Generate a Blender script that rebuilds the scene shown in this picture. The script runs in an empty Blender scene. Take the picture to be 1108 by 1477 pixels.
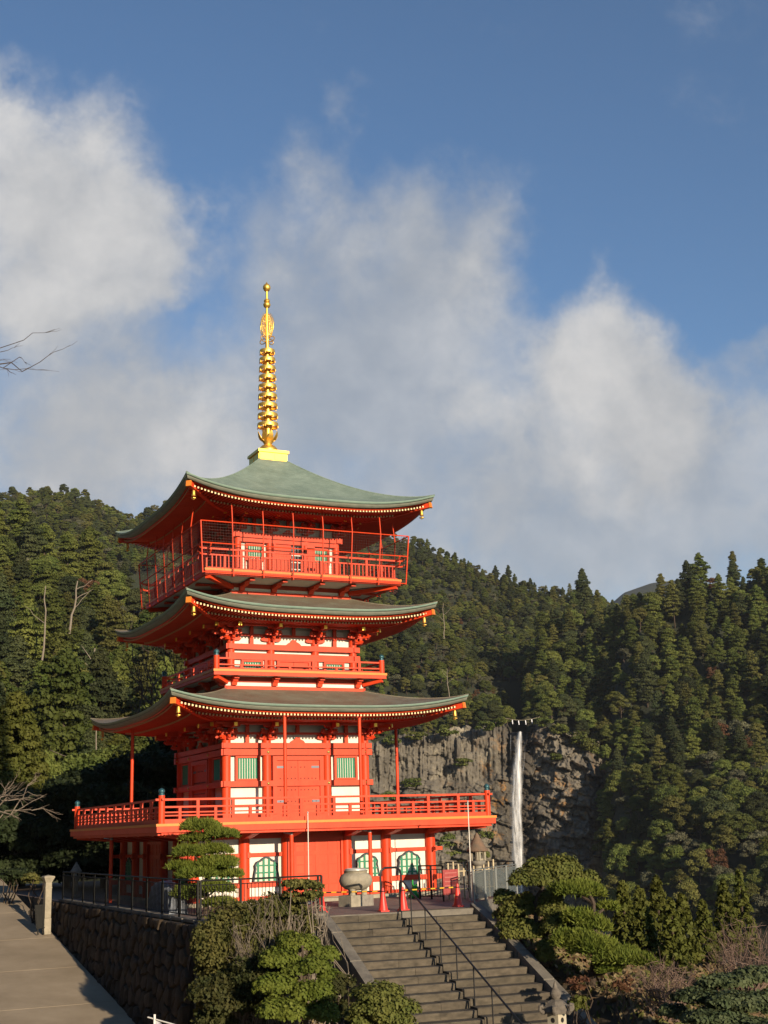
import bpy, bmesh, math, random
import numpy as np
from mathutils import Matrix, Vector

# ------------------------------------------------------------------ camera
scene = bpy.context.scene
COL = scene.collection
F_PX = 1862.7                      # focal length in pixels of the 1108 x 1477 photograph
YAW, PITCH, ROLL = math.radians(26.03), math.radians(13.88), math.radians(-1.73)
CAM = np.array([-19.16, -50.53, 2.25])

def cam_axes():
    cy, sy, cp, sp = math.cos(YAW), math.sin(YAW), math.cos(PITCH), math.sin(PITCH)
    f = np.array([sy * cp, cy * cp, sp])
    r = np.array([cy, -sy, 0.0])
    u = np.cross(r, f)
    c, s = math.cos(ROLL), math.sin(ROLL)
    return c * r + s * u, -s * r + c * u, f
RGT, UPV, FWD = cam_axes()
camd = bpy.data.cameras.new('camera')
camo = bpy.data.objects.new('camera', camd)
COL.objects.link(camo)
camd.sensor_fit = 'HORIZONTAL'
camd.sensor_width = 36.0
camd.lens = 36.0 * F_PX / 1108.0
camd.clip_start = 0.5
camd.clip_end = 30000
camo.matrix_world = Matrix(((RGT[0], UPV[0], -FWD[0], CAM[0]), (RGT[1], UPV[1], -FWD[1], CAM[1]),
                            (RGT[2], UPV[2], -FWD[2], CAM[2]), (0, 0, 0, 1)))
scene.camera = camo

def ray(px, py):
    return RGT * ((px - 554) / F_PX) + UPV * (-(py - 738.5) / F_PX) + FWD
def on_z(px, py, z):
    d = ray(px, py); return CAM + d * ((z - CAM[2]) / d[2])
def on_x(px, py, x):
    d = ray(px, py); return CAM + d * ((x - CAM[0]) / d[0])
def at(px, py, dist):               # point at a horizontal distance from the camera
    d = ray(px, py); return CAM + d * (dist / math.hypot(d[0], d[1]))
def az_el(px, py):
    d = ray(px, py); return math.atan2(d[0], d[1]), math.atan2(d[2], math.hypot(d[0], d[1]))

# ------------------------------------------------------------------ sun, sky
SUN_EL = math.radians(12.5)
SUN_AZ = math.radians(177.5)        # clockwise from +Y: low, behind and to the right of the camera
sd = bpy.data.lights.new('sun', 'SUN')
sd.energy = 4.9
sd.angle = math.radians(0.55)
sd.color = (1.0, 0.82, 0.60)
so = bpy.data.objects.new('sun', sd)
COL.objects.link(so)
sun_dir = Vector((math.sin(SUN_AZ) * math.cos(SUN_EL), math.cos(SUN_AZ) * math.cos(SUN_EL), math.sin(SUN_EL)))
so.rotation_euler = sun_dir.to_track_quat('Z', 'Y').to_euler()
so.location = (0, -40, 60)

world = bpy.data.worlds.new('World')
scene.world = world
world.use_nodes = True
wt = world.node_tree
wt.nodes.clear()
def wn(t, **k):
    n = wt.nodes.new(t)
    for a, b in k.items():
        setattr(n, a, b)
    return n
def wmath(op, a, b=None, c=None, clamp=False):
    n = wn('ShaderNodeMath', operation=op, use_clamp=clamp)
    for i, v in enumerate((a, b, c)):
        if v is None: continue
        if isinstance(v, (int, float)): n.inputs[i].default_value = v
        else: wt.links.new(v, n.inputs[i])
    return n.outputs[0]
def wvec(op, a, b=None):
    n = wn('ShaderNodeVectorMath', operation=op)
    for i, v in enumerate((a, b)):
        if v is None: continue
        if isinstance(v, (tuple, list, np.ndarray)): n.inputs[i].default_value = tuple(float(q) for q in v)
        else: wt.links.new(v, n.inputs[i])
    return n
def wramp(v, a, b, lo=0.0, hi=1.0):
    n = wn('ShaderNodeMapRange', interpolation_type='SMOOTHSTEP')
    wt.links.new(v, n.inputs['Value'])
    n.inputs['From Min'].default_value = a; n.inputs['From Max'].default_value = b
    n.inputs['To Min'].default_value = lo; n.inputs['To Max'].default_value = hi
    return n.outputs['Result']
tc = wn('ShaderNodeTexCoord')
DIRN = tc.outputs['Generated']
sky = wn('ShaderNodeTexSky', sky_type='NISHITA')
sky.sun_disc = False
sky.sun_elevation = SUN_EL
sky.sun_rotation = SUN_AZ
sky.altitude = 300
sky.air_density = 1.0
sky.dust_density = 0.05
sky.ozone_density = 3.6
def wnoise(vec, scale, detail, rough, dist=0.0):
    n = wn('ShaderNodeTexNoise')
    wt.links.new(vec, n.inputs['Vector'])
    n.inputs['Scale'].default_value = scale; n.inputs['Detail'].default_value = detail
    n.inputs['Roughness'].default_value = rough; n.inputs['Distortion'].default_value = dist
    return n.outputs['Fac']
# cloud banks: soft lobes around directions, broken up by noise; noise alone carries on everywhere else
VEIL = [(60, 640, 230, .8), (300, 640, 210, .85), (420, 340, 120, .62), (640, 370, 150, .75), (540, 480, 220, .8), (480, 660, 230, .9),
        (800, 660, 200, .85), (960, 740, 230, .9), (700, 780, 230, .9), (490, 160, 55, .45), (1095, 505, 50, .5), (1090, 720, 170, .7), (30, 430, 130, .6), (870, 520, 150, .6), (90, 300, 210, .7)]
PUFF = [(75, 305, 185, 1.0), (10, 215, 80, .8), (205, 345, 125, .9), (30, 420, 110, .6), (120, 635, 150, .75), (280, 630, 125, .75), (870, 515, 135, 1.0), (935, 610, 130, .8), (790, 640, 130, .75), (690, 760, 70, .5), (480, 330, 100, .35), (660, 360, 90, .45)]
warp = wn('ShaderNodeTexNoise')                       # one wobble for all lobes so that their rims look torn
warp.inputs['Scale'].default_value = 11.0; warp.inputs['Detail'].default_value = 5.0; warp.inputs['Roughness'].default_value = .62
wt.links.new(DIRN, warp.inputs['Vector'])
wob = wvec('SUBTRACT', warp.outputs['Color'], (.5, .5, .5))
WD = wvec('ADD', DIRN, wvec('MULTIPLY', wob.outputs[0], (.13, .13, .13)).outputs[0]).outputs[0]
def cover(lobes):
    cov = None
    for (px, py, r, s) in lobes:
        d = ray(px, py); d = d / np.linalg.norm(d)
        dist = wvec('DISTANCE', WD, d).outputs['Value']
        l = wramp(dist, r * 1.35 / F_PX, r * .25 / F_PX, 0.0, s)
        cov = l if cov is None else wmath('MAXIMUM', cov, l) if False else wmath('SUBTRACT', wmath('ADD', cov, l), wmath('MULTIPLY', cov, l))
    return cov
fb = wnoise(DIRN, 7.5, 6, .58, .25)
fine = wnoise(DIRN, 24.0, 5, .62, .2)
mixn_ = wmath('ADD', wmath('MULTIPLY_ADD', fb, .75, -.375), wmath('MULTIPLY_ADD', fine, .40, -.20))
veil = wmath('MULTIPLY', wramp(wmath('ADD', wmath('MULTIPLY', cover(VEIL), .78), mixn_), .10, .82), .86)
puff = wmath('MULTIPLY', wramp(wmath('ADD', wmath('MULTIPLY', cover(PUFF), .85), wmath('MULTIPLY', mixn_, 1.15)), .08, .88), .90)
# grey undersides and paler, sunlit crowns
shade = wmath('ADD', wmath('MULTIPLY', wnoise(wvec('ADD', DIRN, (.02, .03, .05)).outputs[0], 6.0, 4, .55, .3), .8),
              wmath('MULTIPLY', fine, .35))
shade = wramp(shade, .40, .80)
def cmix(fac, a, b):
    n = wn('ShaderNodeMix', data_type='RGBA')
    wt.links.new(fac, n.inputs['Factor'])
    for k, v in (('A', a), ('B', b)):
        if isinstance(v, tuple): n.inputs[k].default_value = (*v, 1)
        else: wt.links.new(v, n.inputs[k])
    return n.outputs['Result']
veil_col = cmix(shade, (.235, .255, .285), (.375, .38, .39))
puff_col = cmix(shade, (.31, .315, .325), (.475, .465, .455))
dens = wmath('SUBTRACT', wmath('ADD', veil, puff), wmath('MULTIPLY', veil, puff))
ccol = cmix(puff, veil_col, puff_col)
bg1 = wn('ShaderNodeBackground'); bg1.inputs['Strength'].default_value = 0.088
wt.links.new(sky.outputs[0], bg1.inputs['Color'])
bg2 = wn('ShaderNodeBackground'); bg2.inputs['Strength'].default_value = 1.0
wt.links.new(ccol, bg2.inputs['Color'])
mx = wn('ShaderNodeMixShader')
wt.links.new(dens, mx.inputs[0])
wt.links.new(bg1.outputs[0], mx.inputs[1]); wt.links.new(bg2.outputs[0], mx.inputs[2])
wo = wn('ShaderNodeOutputWorld')
wt.links.new(mx.outputs[0], wo.inputs['Surface'])

world.cycles.sampling_method = 'MANUAL'; world.cycles.sample_map_resolution = 512
vs = scene.view_settings
vs.view_transform = 'Standard'; vs.look = 'None'; vs.gamma = 1.0; vs.exposure = 0.62
vs.use_curve_mapping = False
scene.render.engine = 'CYCLES'
scene.cycles.max_bounces = 6
scene.cycles.diffuse_bounces = 1
scene.cycles.transparent_max_bounces = 12

random.seed(11)
RNG = np.random.default_rng(11)

# ------------------------------------------------------------------ materials
def material(name, col, rough=.6, metal=0.0, var=0.0, vscale=4.0, col2=None, bump=0.0, bscale=20.0, objvar=0.0,
             spec=.4, stretch=None, trans=0.0, alpha=None, detail=5.0):
    m = bpy.data.materials.new(name); m.use_nodes = True
    nt = m.node_tree; b = nt.nodes['Principled BSDF']
    b.inputs['Roughness'].default_value = rough; b.inputs['Metallic'].default_value = metal
    b.inputs['Specular IOR Level'].default_value = spec
    b.inputs['Base Color'].default_value = (*col, 1)
    tco = nt.nodes.new('ShaderNodeTexCoord'); vec = tco.outputs['Object']
    if stretch:
        mp = nt.nodes.new('ShaderNodeMapping'); mp.inputs['Scale'].default_value = stretch
        nt.links.new(vec, mp.inputs['Vector']); vec = mp.outputs[0]
    out = None
    if var or col2:
        n = nt.nodes.new('ShaderNodeTexNoise'); n.inputs['Scale'].default_value = vscale
        n.inputs['Detail'].default_value = detail; n.inputs['Roughness'].default_value = .6
        nt.links.new(vec, n.inputs['Vector'])
        r = nt.nodes.new('ShaderNodeMapRange'); r.inputs['From Min'].default_value = .3; r.inputs['From Max'].default_value = .7
        nt.links.new(n.outputs['Fac'], r.inputs['Value'])
        mixn = nt.nodes.new('ShaderNodeMix'); mixn.data_type = 'RGBA'
        nt.links.new(r.outputs[0], mixn.inputs['Factor'])
        c2 = col2 if col2 else tuple(min(1, c * (1 + var)) for c in col)
        c1 = col if col2 else tuple(c * (1 - var) for c in col)
        mixn.inputs['A'].default_value = (*c1, 1); mixn.inputs['B'].default_value = (*c2, 1)
        out = mixn.outputs['Result']
    if objvar:
        oi = nt.nodes.new('ShaderNodeObjectInfo')
        mr = nt.nodes.new('ShaderNodeMapRange'); mr.inputs['To Min'].default_value = 1 - objvar; mr.inputs['To Max'].default_value = 1 + objvar
        nt.links.new(oi.outputs['Random'], mr.inputs['Value'])
        hs = nt.nodes.new('ShaderNodeHueSaturation')
        nt.links.new(mr.outputs[0], hs.inputs['Value'])
        mh = nt.nodes.new('ShaderNodeMapRange'); mh.inputs['To Min'].default_value = .5 - objvar * .03; mh.inputs['To Max'].default_value = .5 + objvar * .03
        sc_ = nt.nodes.new('ShaderNodeMath'); sc_.operation = 'FRACT'
        sm = nt.nodes.new('ShaderNodeMath'); sm.operation = 'MULTIPLY'; sm.inputs[1].default_value = 7.31
        nt.links.new(oi.outputs['Random'], sm.inputs[0]); nt.links.new(sm.outputs[0], sc_.inputs[0]); nt.links.new(sc_.outputs[0], mh.inputs['Value'])
        nt.links.new(mh.outputs[0], hs.inputs['Hue'])
        if out is None: hs.inputs['Color'].default_value = (*col, 1)
        else: nt.links.new(out, hs.inputs['Color'])
        out = hs.outputs[0]
    if out is not None: nt.links.new(out, b.inputs['Base Color'])
    if bump:
        n2 = nt.nodes.new('ShaderNodeTexNoise'); n2.inputs['Scale'].default_value = bscale; n2.inputs['Detail'].default_value = 6
        nt.links.new(vec, n2.inputs['Vector'])
        bp = nt.nodes.new('ShaderNodeBump'); bp.inputs['Strength'].default_value = bump; bp.inputs['Distance'].default_value = .05
        nt.links.new(n2.outputs['Fac'], bp.inputs['Height']); nt.links.new(bp.outputs[0], b.inputs['Normal'])
    if trans:                                     # thin leaves let some light through
        tr = nt.nodes.new('ShaderNodeBsdfTranslucent')
        if out is not None: nt.links.new(out, tr.inputs['Color'])
        else: tr.inputs['Color'].default_value = (*col, 1)
        ms = nt.nodes.new('ShaderNodeMixShader'); ms.inputs[0].default_value = trans
        nt.links.new(b.outputs[0], ms.inputs[1]); nt.links.new(tr.outputs[0], ms.inputs[2])
        nt.links.new(ms.outputs[0], nt.nodes['Material Output'].inputs['Surface'])
    if alpha is not None: b.inputs['Alpha'].default_value = alpha
    return m

RED = material('vermilion', (.60, .046, .011), .5, col2=(.70, .066, .018), vscale=2.2, spec=.3, stretch=(1, 1, .35), bump=.06, bscale=30, detail=9)
RED2 = material('vermilion_board', (.59, .052, .015), .55, col2=(.68, .080, .026), vscale=1.8, spec=.3, stretch=(1, 1, .3), bump=.06, bscale=30, detail=9)
ORANGE = material('orange_edge', (.72, .22, .03), .5, var=.08)
WHITE = material('plaster', (.70, .64, .54), .85, col2=(.80, .75, .66), vscale=1.6, stretch=(1, 1, .5), detail=8)
SOFFIT = material('soffit_plaster', (.62, .58, .52), .8, var=.05)
CREAM = material('rafter_tip', (.80, .62, .34), .6)
GREEN = material('green_paint', (.02, .27, .15), .5, var=.1)
GLATT = material('green_lattice', (.015, .20, .10), .5)
NAVY = material('dark_frame', (.035, .05, .06), .5)
COPPER = material('verdigris_copper', (.20, .30, .245), .62, var=.0, vscale=1.6, col2=(.27, .37, .30), bump=.15, bscale=9, spec=.3)
COPPERB = material('brown_copper', (.155, .125, .085), .6, col2=(.22, .22, .16), vscale=.9, bump=.12, bscale=9, spec=.3)
EDGE = material('roof_edge', (.14, .15, .115), .6, col2=(.22, .23, .18), vscale=3, stretch=(1, 1, 4))
EDGED = material('roof_edge_dark', (.06, .055, .045), .6, var=.25, vscale=4)
GOLD = material('gold', (.95, .58, .12), .46, metal=.9, var=.05, vscale=8)
GOLDM = material('gold_leaf', (.95, .62, .10), .42, metal=.75, var=.06, vscale=3)
BRASS = material('brass_stud', (.62, .48, .16), .35, metal=.8)
TEAL = material('teal_finial', (.03, .10, .12), .35, metal=.3)
IRON = material('dark_iron', (.012, .012, .013), .4)
STRAP = material('steel_strap', (.16, .17, .20), .4, metal=.3)
SHADE_IN = material('painted_shade', (.012, .010, .010), .9)  # near-black paint standing in for the shade inside hollows
MESHW = material('net_wire', (.10, .05, .04), .6)
RAIL = material('rail_paint', (.016, .016, .014), .6, var=.2, vscale=6, spec=.15)
GALV = material('pale_metal', (.42, .42, .40), .45, metal=.2)
STONE = material('granite', (.17, .15, .125), .85, col2=(.29, .265, .22), vscale=7, bump=.4, bscale=30)
STONEL = material('pale_stone', (.36, .32, .24), .85, col2=(.24, .215, .16), vscale=5, bump=.3, bscale=24)
STEP = material('step_stone', (.050, .042, .030), .9, col2=(.118, .098, .069), vscale=3.0, bump=.35, bscale=26, objvar=.12, stretch=(1, 1, 2.5))
KERB = material('kerb_stone', (.11, .10, .085), .9, col2=(.20, .18, .145), vscale=3, bump=.35, bscale=22)
DARKSTONE = material('wall_stone', (.026, .018, .011), .95, col2=(.075, .052, .032), vscale=2.6, bump=.5, bscale=12, objvar=.25)  # brown stone, colour darkened to carry the shade on the wall face
EARTH = material('earth', (.055, .042, .028), .95, col2=(.10, .075, .045), vscale=1.2, bump=.5, bscale=6)
FORESTF = material('forest_floor', (.018, .024, .011), .95, col2=(.03, .034, .016), vscale=.05)
CONC = material('road_concrete', (.24, .19, .125), .9, col2=(.37, .30, .21), vscale=.55, bump=.12, bscale=60, detail=9)
PAVE = material('terrace_paving', (.16, .105, .085), .85, col2=(.28, .21, .175), vscale=9, bump=.4, bscale=30)
CONE = material('cone_plastic', (.70, .045, .03), .4, spec=.5)
YEL = material('yellow_bar', (.72, .42, .03), .45)
BLK = material('black_band', (.02, .02, .02), .5)
FROG = material('green_plastic', (.02, .36, .05), .35)
SIGNR = material('sign_red', (.32, .06, .055), .55, var=.2, vscale=12)
BARK = material('bark', (.045, .032, .022), .95, col2=(.09, .065, .045), vscale=6, bump=.5, bscale=20, stretch=(3, 3, .6))
PALEB = material('pale_bark', (.25, .21, .16), .9, col2=(.16, .13, .10), vscale=6)
TWIG = material('twig', (.13, .085, .065), .9, col2=(.19, .13, .10), vscale=4)
CLOTH = material('white_cloth', (.72, .73, .78), .8, var=.05)
SHEET = material('grey_sheet', (.16, .18, .21), .4, col2=(.34, .37, .42), vscale=9)

def leaf(name, c1, c2, objvar=.25, trans=.18, vscale=.4):
    return material(name, c1, .65, col2=c2, vscale=vscale, objvar=objvar, spec=.12, trans=trans)
L_CEDAR = leaf('cedar_leaf', (.058, .082, .018), (.140, .150, .034), .38, .20, .10)
L_BROAD = leaf('broad_leaf', (.062, .092, .020), (.150, .160, .040), .40, .20, .10)
L_YEL = leaf('yellowgreen_leaf', (.060, .075, .014), (.115, .115, .025), .15)
L_PINE = leaf('pine_needle', (.085, .120, .018), (.165, .190, .032), .08, .20, 2.0)
L_MOUND2 = leaf('conifer_spray', (.070, .100, .014), (.140, .160, .028), .08, .18, 2.0)
L_SPRUCE = leaf('spruce_needle', (.045, .066, .028), (.100, .118, .055), .08, .14, 2.0)
L_SHRUBD = leaf('shade_leaf', (.030, .042, .014), (.075, .072, .024), .15, .15, 2.5)
L_GREY = leaf('greygreen_leaf', (.075, .080, .045), (.150, .145, .085), .35, .16, .10)
L_OLIVE = leaf('olive_leaf', (.072, .080, .020), (.150, .142, .040), .32, .18, .10)
L_DEEP = leaf('deep_leaf', (.032, .046, .018), (.075, .082, .030), .35, .14, .10)
L_GOLD = leaf('gold_leaf_yellow', (.10, .085, .015), (.22, .16, .025), .1, .2, 2.5)
L_MOUND = leaf('clipped_leaf', (.075, .095, .022), (.150, .150, .038), .10, .16, 3.0)
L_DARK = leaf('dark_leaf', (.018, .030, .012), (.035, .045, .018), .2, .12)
L_SHRUB = leaf('shrub_leaf', (.066, .080, .022), (.165, .150, .046), .2, .22, 2.5)
L_DRY = leaf('russet_leaf', (.10, .045, .028), (.14, .075, .035), .2, .2, 2.0)

# ------------------------------------------------------------------ helpers
def tag(o, label=None, cat=None, group=None, kind=None):
    if label: o['label'] = label
    if cat: o['category'] = cat
    if group: o['group'] = group
    if kind: o['kind'] = kind
    return o
def link(name, data, parent=None, M=None):
    o = bpy.data.objects.new(name, data)
    COL.objects.link(o)
    if parent is not None: o.parent = parent
    if M is not None: o.matrix_basis = M
    return o
def empty(name, loc=(0, 0, 0), rz=0.0, label=None, cat=None, group=None):
    o = link(name, None); o.location = tuple(float(v) for v in loc); o.rotation_euler = (0, 0, rz)
    o.empty_display_size = .2
    return tag(o, label, cat, group)
def Rz(k): return Matrix.Rotation(-k * math.pi / 2, 4, 'Z')     # k = 0 front, 1 left, 2 back, 3 right
def T(x, y, z): return Matrix.Translation((x, y, z))

class MB:
    def __init__(s): s.v = []; s.f = []; s.m = []
    def add(s, vs, fs, mi=0):
        o = len(s.v); s.v += [tuple(map(float, p)) for p in vs]
        s.f += [tuple(i + o for i in f) for f in fs]; s.m += [mi] * len(fs); return s
    def box(s, x0, x1, y0, y1, z0, z1, mi=0, M=None):
        vs = [(x0, y0, z0), (x1, y0, z0), (x1, y1, z0), (x0, y1, z0), (x0, y0, z1), (x1, y0, z1), (x1, y1, z1), (x0, y1, z1)]
        if M is not None: vs = [M @ Vector(p) for p in vs]
        return s.add(vs, [(0, 3, 2, 1), (4, 5, 6, 7), (0, 1, 5, 4), (1, 2, 6, 5), (2, 3, 7, 6), (3, 0, 4, 7)], mi)
    def bar(s, p0, p1, w, h, mi=0):                            # rectangular bar between two points
        p0, p1 = Vector(p0), Vector(p1); d = (p1 - p0); L = d.length; d.normalize()
        side = d.cross(Vector((0, 0, 1)))
        if side.length < 1e-4: side = Vector((1, 0, 0))
        side.normalize(); up = side.cross(d)
        vs = []
        for p in (p0, p1):
            for a, b in ((-1, -1), (1, -1), (1, 1), (-1, 1)): vs.append(p + side * (a * w / 2) + up * (b * h / 2))
        return s.add(vs, [(3, 2, 1, 0), (4, 5, 6, 7), (0, 1, 5, 4), (1, 2, 6, 5), (2, 3, 7, 6), (3, 0, 4, 7)], mi)
    def tube(s, pts, rad, n=8, mi=0, cap=True):
        pts = [Vector(p) for p in pts]
        if isinstance(rad, (int, float)): rad = [rad] * len(pts)
        rings = []; ref = None
        for i, p in enumerate(pts):
            d = (pts[min(i + 1, len(pts) - 1)] - pts[max(i - 1, 0)]).normalized()
            if ref is None: ref = Vector((1, 0, 0)) if abs(d.x) < .8 else Vector((0, 1, 0))
            a = (ref - d * ref.dot(d)).normalized(); b = d.cross(a); ref = a
            rings.append([p + (a * math.cos(2 * math.pi * k / n) + b * math.sin(2 * math.pi * k / n)) * rad[i] for k in range(n)])
        vs = [q for r in rings for q in r]; fs = []
        for i in range(len(pts) - 1):
            for k in range(n):
                fs.append((i * n + k, i * n + (k + 1) % n, (i + 1) * n + (k + 1) % n, (i + 1) * n + k))
        if cap:
            fs.append(tuple(range(n - 1, -1, -1))); fs.append(tuple((len(pts) - 1) * n + k for k in range(n)))
        return s.add(vs, fs, mi)
    def cyl(s, p0, p1, r0, r1=None, n=12, mi=0): return s.tube([p0, p1], [r0, r1 if r1 is not None else r0], n, mi)
    def lathe(s, prof, n=16, c=(0, 0, 0), mi=0, square=False):
        vs = []; fs = []
        for (r, z) in prof:
            for k in range(n):
                a = 2 * math.pi * (k + .5) / n
                q = 1.0 / max(abs(math.cos(a)), abs(math.sin(a))) if square else 1.0
                vs.append((c[0] + r * q * math.cos(a), c[1] + r * q * math.sin(a), c[2] + z))
        m = len(prof)
        for i in range(m - 1):
            for k in range(n): fs.append((i * n + k, i * n + (k + 1) % n, (i + 1) * n + (k + 1) % n, (i + 1) * n + k))
        fs.append(tuple(range(n - 1, -1, -1))); fs.append(tuple((m - 1) * n + k for k in range(n)))
        return s.add(vs, fs, mi)
    def mesh(s, name, mats, smooth=False):
        me = bpy.data.meshes.new(name); me.from_pydata(s.v, [], s.f)
        for mt in (mats if isinstance(mats, (list, tuple)) else [mats]): me.materials.append(mt)
        me.polygons.foreach_set('material_index', s.m)
        if smooth: me.polygons.foreach_set('use_smooth', [True] * len(s.f))
        me.update()
        if smooth:
            try: me.set_sharp_from_angle(angle=math.radians(38))
            except Exception: pass
        return me
    def build(s, name, mats, parent=None, M=None, smooth=False):
        return link(name, s.mesh(name, mats, smooth), parent, M)

def grid_mesh(name, V, mats, smooth=True, mi=None):             # V: rows x cols x 3
    r, c = V.shape[:2]
    me = bpy.data.meshes.new(name)
    idx = np.arange(r * c).reshape(r, c)
    q = np.stack([idx[:-1, :-1], idx[:-1, 1:], idx[1:, 1:], idx[1:, :-1]], -1).reshape(-1, 4)
    me.vertices.add(r * c); me.vertices.foreach_set('co', V.reshape(-1).astype(np.float32))
    me.loops.add(q.size); me.loops.foreach_set('vertex_index', q.reshape(-1).astype(np.int32))
    me.polygons.add(len(q)); me.polygons.foreach_set('loop_start', (np.arange(len(q)) * 4).astype(np.int32))
    me.polygons.foreach_set('loop_total', np.full(len(q), 4, np.int32))
    for mt in (mats if isinstance(mats, (list, tuple)) else [mats]): me.materials.append(mt)
    if smooth: me.polygons.foreach_set('use_smooth', np.ones(len(q), bool))
    if mi is not None: me.polygons.foreach_set('material_index', mi.astype(np.int32))
    me.update(calc_edges=True); me.validate()
    return me

def hash2(ix, iy, seed):
    h = (ix.astype(np.int64) * 374761393 + iy.astype(np.int64) * 668265263 + seed * 1442695041) & 0x7fffffff
    h = ((h ^ (h >> 13)) * 1274126177) & 0x7fffffff
    return ((h ^ (h >> 16)) & 0xffff) / 65535.0
def vnoise(x, y, seed=0):
    x = np.asarray(x, float); y = np.asarray(y, float)
    ix, iy = np.floor(x), np.floor(y); fx, fy = x - ix, y - iy
    fx = fx * fx * (3 - 2 * fx); fy = fy * fy * (3 - 2 * fy)
    a, b = hash2(ix, iy, seed), hash2(ix + 1, iy, seed); c, d = hash2(ix, iy + 1, seed), hash2(ix + 1, iy + 1, seed)
    return (a + (b - a) * fx) * (1 - fy) + (c + (d - c) * fx) * fy
def fbm(x, y, seed=0, oct=4):
    t = 0; a = .5; n = 0
    for o in range(oct):
        t = t + a * vnoise(np.asarray(x) * 2 ** o, np.asarray(y) * 2 ** o, seed + o * 17); n += a; a *= .5
    return t / n
# ------------------------------------------------------------------ pagoda
GZ = -0.15                                                      # terrace paving level
pag = empty('pagoda', (0, 0, 0), 0, 'three-storey vermilion pagoda with green copper roofs and a gilded spire', 'pagoda')

def prism_y(prof, y0, y1, mi=0, mb=None):                       # profile in x-z, extruded along y
    mb = mb or MB(); n = len(prof)
    vs = [(x, y0, z) for x, z in prof] + [(x, y1, z) for x, z in prof]
    fs = [tuple(range(n)), tuple(range(2 * n - 1, n - 1, -1))] + [(i + n, (i + 1) % n + n, (i + 1) % n, i) for i in range(n)]
    return mb.add(vs, fs, mi)
def prism_x(prof, x0, x1, mi=0, mb=None):                       # profile in y-z, extruded along x
    mb = mb or MB(); n = len(prof)
    vs = [(x0, y, z) for y, z in prof] + [(x1, y, z) for y, z in prof]
    fs = [tuple(range(n - 1, -1, -1)), tuple(range(n, 2 * n))] + [(i, (i + 1) % n, (i + 1) % n + n, i + n) for i in range(n)]
    return mb.add(vs, fs, mi)

def four(name, mesh, parent, faces=(0, 1, 2, 3)):
    return [link(name, mesh, parent, Rz(k)) for k in faces]

# --- plinth
mb = MB(); mb.box(-5.25, 5.25, -5.25, 5.25, GZ - .25, -.02)
mb.build('plinth', STONEL, pag)

def storey(h, cols, z0, z1, r):
    """white core and round columns; returns nothing"""
    mb = MB(); mb.box(-h + .06, h - .06, -h + .06, h - .06, z0, z1); mb.build('wall_core', WHITE, pag)
    cm = MB().cyl((0, 0, z0), (0, 0, z1), r, r, 14).mesh('column', RED, True)
    pts = set()
    for k in range(4):
        for c in cols:
            p = Rz(k) @ Vector((c, -h, 0)); pts.add((round(p.x, 3), round(p.y, 3)))
    for p in sorted(pts): link('column', cm, pag, T(p[0], p[1], 0))
def beams(h, z0, z1, proud, over, name='tie_beam'):
    a = MB().box(-h - over, h + over, -h - proud, -h + .04, z0, z1).mesh(name, RED)
    b = MB().box(-h - over - .004, h + over + .004, -h - proud + .006, -h + .034, z0 + .004, z1 - .004).mesh(name, RED)
    for k in range(4): link(name, a if k % 2 == 0 else b, pag, Rz(k))
def slat_window(h, xc, w, z0, z1, faces, n=8, proud=.05, side_white=True, col=None):
    y = -h - proud
    fr = MB()
    fr.box(xc - w / 2 - .09, xc - w / 2, y - .05, y + .10, z0 - .07, z1 + .07)
    fr.box(xc + w / 2, xc + w / 2 + .09, y - .05, y + .10, z0 - .07, z1 + .07)
    fr.box(xc - w / 2, xc + w / 2, y - .048, y + .10, z1, z1 + .07); fr.box(xc - w / 2, xc + w / 2, y - .048, y + .10, z0 - .07, z0)
    bk = MB().box(xc - w / 2, xc + w / 2, y + .045, y + .055, z0, z1).mesh('window_back', col or WHITE)
    frm = fr.mesh('window_frame', RED)
    pit = w / n
    sm = MB().add([(-pit * .34, .02, z0), (0, -.035, z0), (pit * .34, .02, z0), (-pit * .34, .02, z1), (0, -.035, z1), (pit * .34, .02, z1)],
                          [(0, 1, 4, 3), (1, 2, 5, 4), (2, 0, 3, 5), (0, 2, 1), (3, 4, 5)]).mesh('slat', GREENL)
    for k in faces:
        wdw = link('window', frm, pag, Rz(k)); link('backing', bk, wdw)
        for i in range(n): link('slat', sm, wdw, T(xc - w / 2 + pit * (i + .5), y + .0, 0))
GREENL = material('slat_green', (.10, .40, .24), .5, var=.08)

# --- ground storey
storey(4.75, (-4.75, -2.85, -1.2, 1.2, 2.85, 4.75), -.02, 2.40, .20)
beams(4.75, 1.485, 1.62, .03, .52)
beams(4.75, .42, .60, .03, .52)
beams(4.75, 2.12, 2.40, .05, .30, 'head_beam')
beams(4.75, -.02, .10, .02, .1, 'sill_beam')
wed = MB().box(-.06, .06, -.05, .05, -.10, .10).mesh('beam_wedge', RED2)
for k in (0, 1, 3):
    for c in (-4.75, -2.85, -1.2, 1.2, 2.85, 4.75):
        for z in (1.55, .51): link('beam_wedge', wed, pag, Rz(k) @ T(c + .10, -4.95, z))
def kato_outline(w, h):
    pts = [(-.5, 0), (-.46, .30), (-.42, .52), (-.44, .66), (-.36, .80), (-.22, .86), (-.12, .95), (0, 1.0)]
    pts = pts + [(-x, z) for x, z in pts[-2::-1]]
    return [(x * w, z * h) for x, z in pts]
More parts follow.
